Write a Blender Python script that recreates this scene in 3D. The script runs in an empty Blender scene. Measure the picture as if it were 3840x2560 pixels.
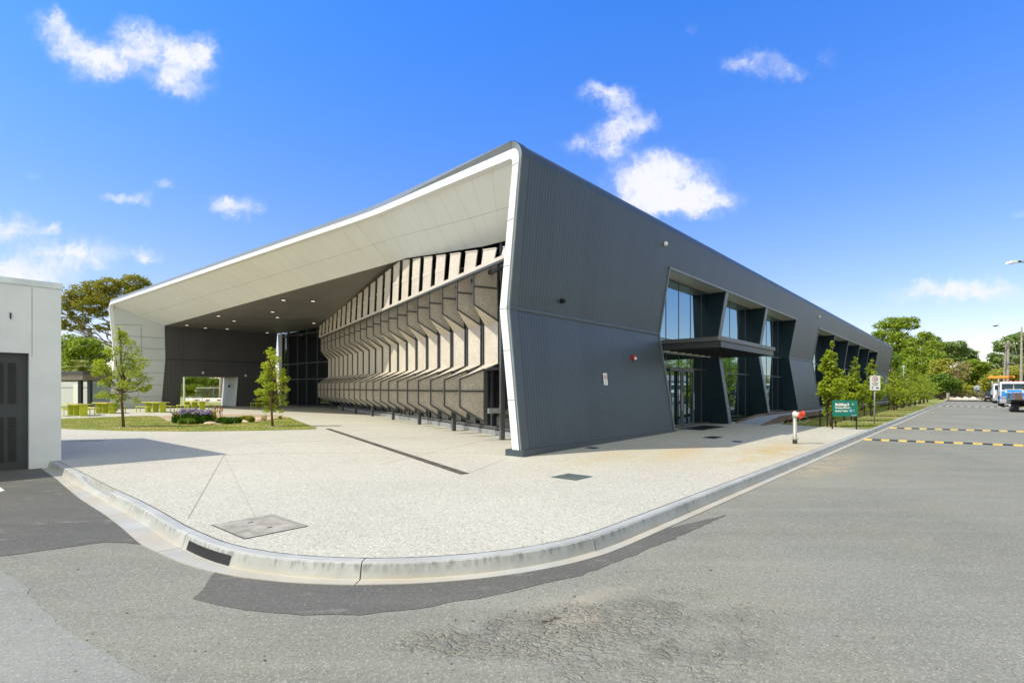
import bpy, math, random
import numpy as np
from mathutils import Vector, Matrix
R = math.radians
sc = bpy.context.scene
# ------------------------------------------------------------------ camera
cam_d = bpy.data.cameras.new("camera"); cam = bpy.data.objects.new("camera", cam_d)
sc.collection.objects.link(cam); sc.camera = cam
cam.location = (0, 0, 1.6); cam.rotation_euler = (R(90), 0, 0)
cam_d.sensor_width = 36; cam_d.lens = 2003/3840*36
cam_d.shift_y = (1464-1280)/3840
cam_d.clip_start = .05; cam_d.clip_end = 3000
# ------------------------------------------------------------------ light
SUN_EL = 50.0
SUN_TO = Vector((-.945, -.325, 0)).normalized()          # horizontal direction towards the sun
sun_d = bpy.data.lights.new("sun", 'SUN'); sun = bpy.data.objects.new("sun", sun_d)
sc.collection.objects.link(sun)
sun_d.energy = 2.35; sun_d.angle = R(.53); sun_d.color = (1, .95, .81)
tosun = Vector((SUN_TO.x*math.cos(R(SUN_EL)), SUN_TO.y*math.cos(R(SUN_EL)), math.sin(R(SUN_EL))))
sun.rotation_euler = (-tosun).to_track_quat('-Z', 'Y').to_euler()
sun.location = (-20, -10, 40)
sc.view_settings.view_transform = 'Standard'; sc.view_settings.look = 'None'
sc.view_settings.exposure = 0.85; sc.view_settings.gamma = 1
world = bpy.data.worlds.new("World"); sc.world = world; world.use_nodes = True
F = 2003.; CX = 1920.; HY = 1464.; H = 1.6

def build_world():
    nt = world.node_tree; N = nt.nodes; L = nt.links; N.clear()
    out = N.new('ShaderNodeOutputWorld'); bg = N.new('ShaderNodeBackground')
    sky = N.new('ShaderNodeTexSky'); sky.sky_type = 'NISHITA'; sky.sun_disc = False
    sky.sun_elevation = R(SUN_EL); sky.sun_rotation = math.atan2(SUN_TO.x, SUN_TO.y)
    sky.altitude = 0; sky.air_density = 1.0; sky.dust_density = .35; sky.ozone_density = 2.6
    hs = N.new('ShaderNodeHueSaturation'); hs.inputs['Saturation'].default_value = 1.12; hs.inputs['Value'].default_value = 1.0
    L.new(sky.outputs[0], hs.inputs['Color'])
    tc = N.new('ShaderNodeTexCoord'); sp = N.new('ShaderNodeSeparateXYZ'); L.new(tc.outputs['Generated'], sp.inputs[0])
    def math_(op, a, b=None, c=None, clamp=False):
        m = N.new('ShaderNodeMath'); m.operation = op; m.use_clamp = clamp
        for i, v in enumerate((a, b, c)):
            if v is None: continue
            if isinstance(v, (int, float)): m.inputs[i].default_value = v
            else: L.new(v, m.inputs[i])
        return m.outputs[0]
    # deeper blue high up ahead, paler at horizon, brightened behind the camera as fill
    def ss(v, a, b, c=0., d=1.):
        r_ = N.new('ShaderNodeMapRange'); r_.interpolation_type = 'SMOOTHSTEP'; L.new(v, r_.inputs['Value'])
        for k_, q_ in zip(('From Min', 'From Max', 'To Min', 'To Max'), (a, b, c, d)): r_.inputs[k_].default_value = q_
        return r_.outputs[0]
    up_ = ss(sp.outputs[2], .0, .7); fr_ = ss(sp.outputs[1], -.25, .35)
    tf = math_('MULTIPLY', up_, fr_)
    tm = N.new('ShaderNodeMix'); tm.data_type = 'RGBA'; L.new(tf, tm.inputs['Factor']); tm.inputs['A'].default_value = (.76, .61, .64, 1); tm.inputs['B'].default_value = (.30, .71, 1.25, 1)
    mu = N.new('ShaderNodeMix'); mu.data_type = 'RGBA'; mu.blend_type = 'MULTIPLY'; mu.inputs['Factor'].default_value = 1; L.new(hs.outputs[0], mu.inputs['A']); L.new(tm.outputs['Result'], mu.inputs['B'])
    ba = N.new('ShaderNodeMix'); ba.data_type = 'RGBA'; L.new(math_('MULTIPLY', math_('SUBTRACT', 1., fr_), .7), ba.inputs['Factor']); L.new(mu.outputs['Result'], ba.inputs['A']); ba.inputs['B'].default_value = (4.3, 4.5, 3.8, 1)
    tint = ba.outputs['Result']
    y = math_('MAXIMUM', sp.outputs[1], .04)
    px = math_('DIVIDE', sp.outputs[0], y); pz = math_('DIVIDE', sp.outputs[2], y)
    cb = N.new('ShaderNodeCombineXYZ'); L.new(px, cb.inputs[0]); L.new(pz, cb.inputs[1])
    nz = N.new('ShaderNodeTexNoise'); nz.inputs['Scale'].default_value = 16; nz.inputs['Detail'].default_value = 7; nz.inputs['Roughness'].default_value = .66
    L.new(cb.outputs[0], nz.inputs['Vector'])
    sub = N.new('ShaderNodeVectorMath'); sub.operation = 'SUBTRACT'; L.new(nz.outputs['Color'], sub.inputs[0]); sub.inputs[1].default_value = (.5, .5, .5)
    sc_ = N.new('ShaderNodeVectorMath'); sc_.operation = 'SCALE'; L.new(sub.outputs[0], sc_.inputs[0]); sc_.inputs['Scale'].default_value = .075
    ad = N.new('ShaderNodeVectorMath'); ad.operation = 'ADD'; L.new(cb.outputs[0], ad.inputs[0]); L.new(sc_.outputs[0], ad.inputs[1])
    blobs = [(190,85,70,55,.9),(255,170,80,70,1),(340,240,90,60,1),(430,240,95,60,1),(500,120,85,60,1),(590,190,90,60,1),(680,210,80,60,1),(690,325,95,52,1.1),(620,300,60,40,.8),(770,200,60,60,.9),
             (470,745,95,24,.95),(610,700,45,22,.7),(850,760,90,34,1.1),(950,790,45,28,.75),(130,670,40,22,.45),
             (40,860,130,52,1.1),(200,865,45,22,.7),(290,955,165,50,1.2),(555,955,62,28,1.2),(70,1040,190,66,1.3),
             (2245,345,70,35,.9),(2320,385,60,50,1),(2400,450,70,50,1),(2310,500,70,60,1),(2170,540,90,40,.7),(2270,560,60,30,.5),
             (2380,680,110,80,1),(2490,650,110,75,1),(2600,680,100,60,1),(2640,755,120,45,1),(2430,750,110,50,1),(2560,770,120,40,1),
             (2830,240,110,40,.95),(2980,275,60,32,.6),(3110,215,55,45,.42),(2605,115,40,30,.35),
             (3600,1095,230,40,1.4),(3620,1262,65,20,.7),(3070,1125,60,20,.6),(3820,800,60,20,.4)]
    acc = None
    for (u, v, rx, ry, s) in blobs:
        mp = N.new('ShaderNodeMapping'); mp.vector_type = 'TEXTURE'
        mp.inputs['Location'].default_value = ((u-CX)/F, (HY-v)/F, 0); mp.inputs['Scale'].default_value = (rx*1.05/F, ry*1.1/F, 1)
        L.new(ad.outputs[0], mp.inputs[0])
        vl = N.new('ShaderNodeVectorMath'); vl.operation = 'DOT_PRODUCT'; L.new(mp.outputs[0], vl.inputs[0]); L.new(mp.outputs[0], vl.inputs[1])
        g = math_('POWER', 2.718, math_('MULTIPLY', vl.outputs['Value'], -1.1))
        g = math_('MULTIPLY', g, s)
        acc = g if acc is None else math_('ADD', acc, g)
    nz2 = N.new('ShaderNodeTexNoise'); nz2.inputs['Scale'].default_value = 22; nz2.inputs['Detail'].default_value = 8; nz2.inputs['Roughness'].default_value = .68
    L.new(ad.outputs[0], nz2.inputs['Vector'])
    m = math_('MULTIPLY', acc, math_('ADD', math_('MULTIPLY', nz2.outputs['Fac'], 3.0), -.45))
    mr = N.new('ShaderNodeMapRange'); mr.interpolation_type = 'SMOOTHSTEP'; mr.inputs['From Min'].default_value = .12; mr.inputs['From Max'].default_value = 1.75
    L.new(m, mr.inputs['Value'])
    fac = math_('MULTIPLY', mr.outputs[0], math_('GREATER_THAN', sp.outputs[1], .05))
    fac = math_('MULTIPLY', fac, .97)
    mix = N.new('ShaderNodeMix'); mix.data_type = 'RGBA'
    L.new(fac, mix.inputs['Factor']); L.new(tint, mix.inputs['A']); mix.inputs['B'].default_value = (3.55, 3.6, 3.75, 1)
    L.new(mix.outputs['Result'], bg.inputs['Color']); bg.inputs['Strength'].default_value = .15
    L.new(bg.outputs[0], out.inputs[0])
build_world()

# ------------------------------------------------------------------ coordinates
d1 = np.array([1730., 2003.]); d1 /= np.linalg.norm(d1)        # along the road facade, away
d2 = np.array([-d1[1], d1[0]])                                 # from road into the site
C0 = np.array([.251, 12.89])                                   # plinth corner of the building
def AB(a, b, z=0.): p = C0+a*d1+b*d2; return (float(p[0]), float(p[1]), float(z))
def G(u, v, z=0.):
    Y = F*(H-z)/(v-HY); return ((u-CX)/F*Y, Y, z)
def at(u, v, Y): return ((u-CX)/F*Y, Y, H+(HY-v)/F*Y)
BP = np.array([-.32, 17.35]); e1 = np.array([-.462, .887]); e1 /= np.linalg.norm(e1); en = np.array([-e1[1], e1[0]])
def TN(t, n, z): p = BP+t*e1+n*en; return (float(p[0]), float(p[1]), float(z))
ANG1 = math.atan2(d1[1], d1[0]); ANGE = math.atan2(e1[1], e1[0])

# ------------------------------------------------------------------ mesh helpers
def link(o): sc.collection.objects.link(o); return o
def tag(o, label=None, cat=None, group=None, kind=None):
    if label: o['label'] = label
    if cat: o['category'] = cat
    if group: o['group'] = group
    if kind: o['kind'] = kind
    return o
def empty(name, loc=(0, 0, 0), rz=0, label=None, cat=None, group=None):
    o = bpy.data.objects.new(name, None); link(o); o.location = loc; o.rotation_euler = (0, 0, rz); o.empty_display_size = .2
    return tag(o, label, cat, group)
class MB:
    def __init__(s, off=(0, 0, 0)): s.v = []; s.f = []; s.off = off
    def add(s, vs, fs):
        n = len(s.v); s.v += [tuple(map(float, p)) for p in vs]; s.f += [tuple(i+n for i in f) for f in fs]; return s
    def poly(s, pts): return s.add(pts, [tuple(range(len(pts)))])
    def box(s, c, d, rz=0, rx=0, ry=0):
        M = Matrix.Rotation(rz, 3, 'Z') @ Matrix.Rotation(ry, 3, 'Y') @ Matrix.Rotation(rx, 3, 'X')
        vs = []
        for x in (-.5, .5):
            for y in (-.5, .5):
                for z in (-.5, .5):
                    p = M @ Vector((x*d[0], y*d[1], z*d[2])); vs.append((c[0]+p.x, c[1]+p.y, c[2]+p.z))
        return s.add(vs, [(0,1,3,2),(4,6,7,5),(0,4,5,1),(2,3,7,6),(0,2,6,4),(1,5,7,3)])
    def prism(s, pts, vec):                       # closed solid: polygon swept along vec
        n = len(pts); v = Vector(vec)
        top = [tuple(Vector(p)+v) for p in pts]
        fs = [tuple(range(n))[::-1], tuple(range(n, 2*n))]+[(i, (i+1) % n, n+(i+1) % n, n+i) for i in range(n)]
        return s.add(list(pts)+top, fs)
    def tube(s, pts, rad, n=8, caps=True):
        if not hasattr(rad, '__len__'): rad = [rad]*len(pts)
        P = [Vector(p) for p in pts]; vs = []; up = None
        for i, p in enumerate(P):
            t = (P[min(i+1, len(P)-1)]-P[max(i-1, 0)]).normalized()
            if up is None: up = Vector((1, 0, 0)) if abs(t.x) < .8 else Vector((0, 1, 0))
            x = (up-t*up.dot(t)).normalized(); y = t.cross(x); up = x
            for k in range(n):
                a = 2*math.pi*k/n; vs.append(tuple(p+(x*math.cos(a)+y*math.sin(a))*rad[i]))
        fs = [(i*n+k, i*n+(k+1) % n, (i+1)*n+(k+1) % n, (i+1)*n+k) for i in range(len(P)-1) for k in range(n)]
        if caps: fs += [tuple(range(n))[::-1], tuple((len(P)-1)*n+k for k in range(n))]
        return s.add(vs, fs)
    def bar(s, a, b, w, h=None):                  # rectangular bar between two points
        h = h or w; a = Vector(a); b = Vector(b); t = (b-a).normalized()
        up = Vector((0, 0, 1)) if abs(t.z) < .95 else Vector((e1[0], e1[1], 0))
        x = t.cross(up).normalized()*w/2; y = x.cross(t).normalized()*h/2
        vs = [p+sx*x+sy*y for p in (a, b) for sx, sy in ((-1,-1),(1,-1),(1,1),(-1,1))]
        return s.add([tuple(v) for v in vs], [(3,2,1,0),(4,5,6,7),(0,1,5,4),(1,2,6,5),(2,3,7,6),(3,0,4,7)])
    def ball(s, c, r, n=8, m=6):
        if not hasattr(r, '__len__'): r = (r, r, r)
        vs = [(c[0], c[1], c[2]+r[2])]
        for i in range(1, m):
            t = math.pi*i/m
            for k in range(n):
                a = 2*math.pi*k/n; vs.append((c[0]+r[0]*math.sin(t)*math.cos(a), c[1]+r[1]*math.sin(t)*math.sin(a), c[2]+r[2]*math.cos(t)))
        vs.append((c[0], c[1], c[2]-r[2])); fs = [(0, 1+k, 1+(k+1) % n) for k in range(n)]
        for i in range(m-2):
            for k in range(n): a = 1+i*n; fs.append((a+k, a+n+k, a+n+(k+1) % n, a+(k+1) % n))
        a = 1+(m-2)*n; fs += [(a+(k+1) % n, a+k, len(vs)-1) for k in range(n)]
        return s.add(vs, fs)
    def lathe(s, c, prof, n=16, axis='z'):
        vs = []
        for r, h in prof:
            for k in range(n):
                a = 2*math.pi*k/n; x, y = r*math.cos(a), r*math.sin(a)
                vs.append((c[0]+x, c[1]+y, c[2]+h) if axis == 'z' else ((c[0]+h, c[1]+x, c[2]+y) if axis == 'x' else (c[0]+x, c[1]+h, c[2]+y)))
        fs = [(i*n+k, i*n+(k+1) % n, (i+1)*n+(k+1) % n, (i+1)*n+k) for i in range(len(prof)-1) for k in range(n)]
        fs += [tuple(range(n))[::-1], tuple((len(prof)-1)*n+k for k in range(n))]
        return s.add(vs, fs)
    def build(s, name, mat, parent=None, smooth=False, bevel=0):
        me = bpy.data.meshes.new(name); o = s.off
        me.from_pydata([(x-o[0], y-o[1], z-o[2]) for x, y, z in s.v], [], s.f); me.materials.append(mat)
        if smooth: me.polygons.foreach_set('use_smooth', [True]*len(me.polygons))
        me.update(); ob = link(bpy.data.objects.new(name, me))
        if parent: ob.parent = parent
        if bevel:
            m = ob.modifiers.new('bevel', 'BEVEL'); m.width = bevel; m.segments = 2; m.limit_method = 'ANGLE'
        return ob
_kids = {}
def copy_tree(o, parent=None, loc=None, rz=None, label=None):
    c = o.copy(); link(c); c.parent = parent
    for ch in [x for x in sc.objects if x.parent == o]: copy_tree(ch, c)
    if loc is not None: c.location = loc
    if rz is not None: c.rotation_euler = (0, 0, rz)
    if label: c['label'] = label
    return c
def struct(name, mb, mat, **k): return tag(mb.build(name, mat, **k), kind='structure')
def text_mb(mb, txt, size, origin, xdir, updir, bold=0.0, align='LEFT', sx=1.0):
    cu = bpy.data.curves.new('t', 'FONT'); cu.body = txt; cu.size = size; cu.align_x = align; cu.offset = bold; cu.resolution_u = 2
    ob = bpy.data.objects.new('t', cu); link(ob); dg = bpy.context.evaluated_depsgraph_get(); dg.update()
    me = bpy.data.meshes.new_from_object(ob.evaluated_get(dg)); X = Vector(xdir); U = Vector(updir); O = Vector(origin)
    mb.add([tuple(O+X*(v.co.x*sx)+U*v.co.y) for v in me.vertices], [tuple(p.vertices) for p in me.polygons])
    bpy.data.objects.remove(ob); bpy.data.curves.remove(cu); bpy.data.meshes.remove(me)

# ------------------------------------------------------------------ materials
def lin(c):
    return tuple(((x/255)/12.92 if x/255 <= .04045 else (((x/255)+.055)/1.055)**2.4) for x in c)
def new_mat(name):
    m = bpy.data.materials.new(name); m.use_nodes = True; nt = m.node_tree; nt.nodes.clear()
    o = nt.nodes.new('ShaderNodeOutputMaterial'); b = nt.nodes.new('ShaderNodeBsdfPrincipled'); nt.links.new(b.outputs[0], o.inputs[0])
    return m, nt, b, o
class NT:
    def __init__(s, nt): s.nt = nt
    def n(s, t, **k):
        x = s.nt.nodes.new(t)
        for a, v in k.items(): setattr(x, a, v)
        return x
    def l(s, a, b): s.nt.links.new(a, b)
    def set(s, sock, v):
        if hasattr(v, 'is_linked') or hasattr(v, 'links'): s.l(v, sock)
        else: sock.default_value = v
    def math(s, op, a, b=0., clamp=False):
        m = s.n('ShaderNodeMath', operation=op, use_clamp=clamp); s.set(m.inputs[0], a); s.set(m.inputs[1], b); return m.outputs[0]
    def noise(s, vec, scale, detail=4, rough=.55, col=False):
        x = s.n('ShaderNodeTexNoise'); x.inputs['Scale'].default_value = scale; x.inputs['Detail'].default_value = detail; x.inputs['Roughness'].default_value = rough
        s.l(vec, x.inputs['Vector']); return x.outputs['Color' if col else 'Fac']
    def voro(s, vec, scale, feature='F1', dist='EUCLIDEAN', out='Distance', rand=1):
        x = s.n('ShaderNodeTexVoronoi', feature=feature); 
        if feature != 'DISTANCE_TO_EDGE': x.distance = dist
        x.inputs['Scale'].default_value = scale; x.inputs['Randomness'].default_value = rand
        s.l(vec, x.inputs['Vector']); return x.outputs[out]
    def mr(s, v, a, b, c=0., d=1., smooth=True):
        x = s.n('ShaderNodeMapRange'); x.interpolation_type = 'SMOOTHSTEP' if smooth else 'LINEAR'
        s.set(x.inputs['Value'], v); x.inputs['From Min'].default_value = a; x.inputs['From Max'].default_value = b; x.inputs['To Min'].default_value = c; x.inputs['To Max'].default_value = d
        return x.outputs[0]
    def mix(s, f, a, b, mode='MIX'):
        x = s.n('ShaderNodeMix', data_type='RGBA', blend_type=mode); s.set(x.inputs['Factor'], f)
        for nm, v in (('A', a), ('B', b)):
            if isinstance(v, tuple): v = (*v[:3], 1)
            s.set(x.inputs[nm], v)
        return x.outputs['Result']
    def obj(s): return s.n('ShaderNodeTexCoord').outputs['Object']
    def pos(s): return s.n('ShaderNodeNewGeometry').outputs['Position']
    def rot(s, v, rz, scale=(1, 1, 1)):
        m = s.n('ShaderNodeMapping'); m.inputs['Rotation'].default_value = (0, 0, rz); m.inputs['Scale'].default_value = scale; s.l(v, m.inputs[0]); return m.outputs[0]
    def bump(s, b, h, dist=.01, strength=1.):
        x = s.n('ShaderNodeBump'); x.inputs['Distance'].default_value = dist; x.inputs['Strength'].default_value = strength
        s.l(h, x.inputs['Height']); s.l(x.outputs[0], b.inputs['Normal'])
def plain(name, col, rough=.5, metal=0., var=.12, nscale=3., spec=.5, bump=0., coat=0.):
    m, nt, b, o = new_mat(name); T = NT(nt); v = T.obj()
    n = T.noise(v, nscale, 5)
    f = T.mr(n, .3, .7)
    c = T.mix(f, tuple(x*(1-var) for x in col), tuple(min(1, x*(1+var)) for x in col)); T.l(c, b.inputs['Base Color'])
    b.inputs['Roughness'].default_value = rough; b.inputs['Metallic'].default_value = metal; b.inputs['Specular IOR Level'].default_value = spec; b.inputs['Coat Weight'].default_value = coat
    if bump: T.bump(b, T.noise(v, nscale*12, 4), bump)
    return m
M = {}
def corr(name, col, rz, pitch, depth=.012, rough=.42):
    m, nt, b, o = new_mat(name); T = NT(nt); v = T.rot(T.obj(), rz)
    sp = T.n('ShaderNodeSeparateXYZ'); T.l(v, sp.inputs[0])
    s = T.math('SINE', T.math('MULTIPLY', sp.outputs[0], 2*math.pi/pitch))
    h = T.mr(s, -.35, .35)
    n = T.noise(T.rot(T.obj(), rz, (.35, .35, 1)), .8, 5)
    c = T.mix(T.mr(n, .3, .7), tuple(x*.93 for x in col), tuple(x*1.07 for x in col))
    sheet = T.n('ShaderNodeTexWhiteNoise', noise_dimensions='1D'); T.l(T.math('FLOOR', T.math('MULTIPLY', sp.outputs[0], 1/.76)), sheet.inputs['W'])
    c = T.mix(T.math('MULTIPLY', sheet.outputs['Value'], .2), c, tuple(x*1.6 for x in col))
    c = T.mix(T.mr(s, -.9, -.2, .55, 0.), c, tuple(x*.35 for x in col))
    T.l(c, b.inputs['Base Color']); b.inputs['Roughness'].default_value = rough; b.inputs['Metallic'].default_value = 0.
    T.bump(b, h, depth)
    return m
M['clad'] = corr('dark_cladding', (.056, .077, .097), -ANG1, .117, .02)
M['clad_flat'] = plain('dark_flashing', (.06, .078, .092), .4, 0, .06)
M['metal_grey'] = plain('roof_edge_metal', (.25, .28, .31), .38, .1, .05)
M['white'] = plain('white_panel', (.82, .82, .8), .35, 0, .02)
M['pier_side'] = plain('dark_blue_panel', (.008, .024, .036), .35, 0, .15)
M['dark_metal'] = plain('dark_metal', (.035, .038, .042), .38, 0, .1)
M['mid_metal'] = plain('charcoal_metal', (.085, .09, .097), .38, 0, .1)
M['galv'] = plain('galvanised_steel', (.42, .44, .46), .4, .5, .15, 8)
M['black'] = plain('black_paint', (.012, .012, .013), .4, 0, .1)
M['rubber'] = plain('tyre_rubber', (.02, .02, .021), .8, 0, .2)
M['interior'] = plain('dark_interior', (.015, .016, .018), .7)
def panels(name, col, sx, sz, rz, joint=.35, rough=.55, w=.012, var=.05):
    m, nt, b, o = new_mat(name); T = NT(nt); v = T.rot(T.obj(), rz); sp = T.n('ShaderNodeSeparateXYZ'); T.l(v, sp.inputs[0])
    def line(x, p):
        f = T.math('FRACT', T.math('DIVIDE', x, p)); f = T.math('MINIMUM', f, T.math('SUBTRACT', 1., f)); return T.math('LESS_THAN', T.math('MULTIPLY', f, p), w)
    l = line(sp.outputs[0], sx)
    if sz: l = T.math('MAXIMUM', l, line(sp.outputs[2], sz))
    n = T.noise(T.obj(), .6, 4)
    c = T.mix(T.mr(n, .3, .7), tuple(x*(1-var) for x in col), tuple(x*(1+var) for x in col))
    c = T.mix(l, c, tuple(x*joint for x in col)); T.l(c, b.inputs['Base Color']); b.inputs['Roughness'].default_value = rough
    return m
M['soffit_bay'] = panels('recess_soffit', (.62, .58, .5), 1.5, 0, -ANG1, .6, .3)
M['soffit'] = plain('soffit_panel', (.84, .85, .82), .4, 0, .03, .4)
M['wing'] = plain('wing_wall_panel', (.62, .66, .67), .45, 0, .04, .4)
M['joint'] = plain('panel_joint', (.1, .1, .1), .8)
M['ceiling'] = corr('ceiling_board', (.19, .18, .165), -ANGE, .15, .004, .5)
def glass(name, tint=(.010, .014, .02), ior=2.1, rough=.015, cell=1.2):
    m, nt, b, o = new_mat(name); T = NT(nt)
    b.inputs['Base Color'].default_value = (*tint, 1); b.inputs['Roughness'].default_value = rough; b.inputs['IOR'].default_value = ior
    b.inputs['Specular Tint'].default_value = (.66, .92, 1, 1)
    T.bump(b, T.noise(T.obj(), .45, 2), .004, .6)
    return m
M['glass'] = glass('window_glass', ior=4.6)
M['glass_dark'] = glass('courtyard_glass', (.006, .008, .01), 1.6)
M['windscreen'] = glass('windscreen_glass', (.02, .03, .04), 1.7)
def mat_perf():
    m, nt, b, o = new_mat('perforated_screen'); T = NT(nt); v = T.rot(T.pos(), -ANGE)
    col = (.64, .565, .465)
    sn = T.n('ShaderNodeVectorMath', operation='SNAP'); T.l(v, sn.inputs[0]); sn.inputs[1].default_value = (.03, .03, .03)
    wn = T.n('ShaderNodeTexWhiteNoise', noise_dimensions='3D'); T.l(sn.outputs[0], wn.inputs['Vector'])
    hole = T.math('GREATER_THAN', wn.outputs['Value'], .66)
    n = T.noise(v, 1.2, 4); c = T.mix(T.mr(n, .3, .7), tuple(x*.93 for x in col), tuple(x*1.07 for x in col))
    c = T.mix(T.math('MULTIPLY', hole, .24), c, (.1, .085, .07))
    T.l(c, b.inputs['Base Color']); b.inputs['Roughness'].default_value = .5
    return m
M['perf'] = mat_perf()
M['screen_trim'] = plain('screen_trim', (.64, .57, .47), .45, 0, .05)
M['screen_frame'] = plain('screen_frame', (.075, .08, .082), .35, 0, .1)
def mat_concrete_agg():
    m, nt, b, o = new_mat('exposed_aggregate'); T = NT(nt); v = T.pos()
    base = (.52, .49, .405)
    big = T.noise(v, .25, 5); mid = T.noise(v, 2.5, 5)
    c = T.mix(T.mr(big, .3, .7), tuple(x*.93 for x in base), tuple(x*1.05 for x in base))
    c = T.mix(T.math('MULTIPLY', T.mr(mid, .45, .75), .25), c, (.46, .42, .33)); c = T.mix(T.math('MULTIPLY', T.mr(T.noise(T.rot(v, .7, (1, .3, 1)), .9, 6, .65), .5, .72), .28), c, (.42, .385, .31))
    cell = T.n('ShaderNodeTexVoronoi'); cell.inputs['Scale'].default_value = 62; T.l(v, cell.inputs['Vector'])
    sc1 = T.n('ShaderNodeSeparateXYZ'); T.l(cell.outputs['Color'], sc1.inputs[0])
    c = T.mix(T.math('MULTIPLY', T.mr(sc1.outputs[0], .0, .25, 1., 0.), .75), c, (.26, .22, .15))
    c = T.mix(T.math('MULTIPLY', T.mr(sc1.outputs[1], .7, 1.), .6), c, (.8, .78, .72))
    # rust-yellow stain by the hydrant
    sp = T.n('ShaderNodeSeparateXYZ'); T.l(T.rot(T.pos(), 0), sp.inputs[0])
    def gauss(cx, cy, rx, ry, rz):
        mp = T.n('ShaderNodeMapping', vector_type='TEXTURE'); mp.inputs['Location'].default_value = (cx, cy, 0); mp.inputs['Scale'].default_value = (rx, ry, 1); mp.inputs['Rotation'].default_value = (0, 0, rz)
        T.l(v, mp.inputs[0]); d = T.n('ShaderNodeVectorMath', operation='DOT_PRODUCT'); T.l(mp.outputs[0], d.inputs[0]); T.l(mp.outputs[0], d.inputs[1])
        return T.math('POWER', 2.718, T.math('MULTIPLY', d.outputs['Value'], -1.))
    h = AB(5.4, -4.2); st = gauss(h[0], h[1], 3.2, .75, ANG1)
    h2 = AB(1.2, -1.6); st2 = gauss(h2[0], h2[1], 2.6, .8, ANG1)
    st = T.math('ADD', st, T.math('MULTIPLY', st2, .45))
    st = T.math('MULTIPLY', st, T.mr(T.noise(v, 1.7, 5), .25, .7), True)
    h3 = AB(3.4, -2.6); st = T.math('ADD', st, T.math('MULTIPLY', gauss(h3[0], h3[1], 2.2, .5, ANG1+.15), .5), True); c = T.mix(T.math('MULTIPLY', st, .95), c, (.52, .37, .15))
    T.l(c, b.inputs['Base Color']); b.inputs['Roughness'].default_value = .8; b.inputs['Specular IOR Level'].default_value = .25
    T.bump(b, T.voro(v, 62), .004, .7)
    return m
M['pavement'] = mat_concrete_agg()
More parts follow.
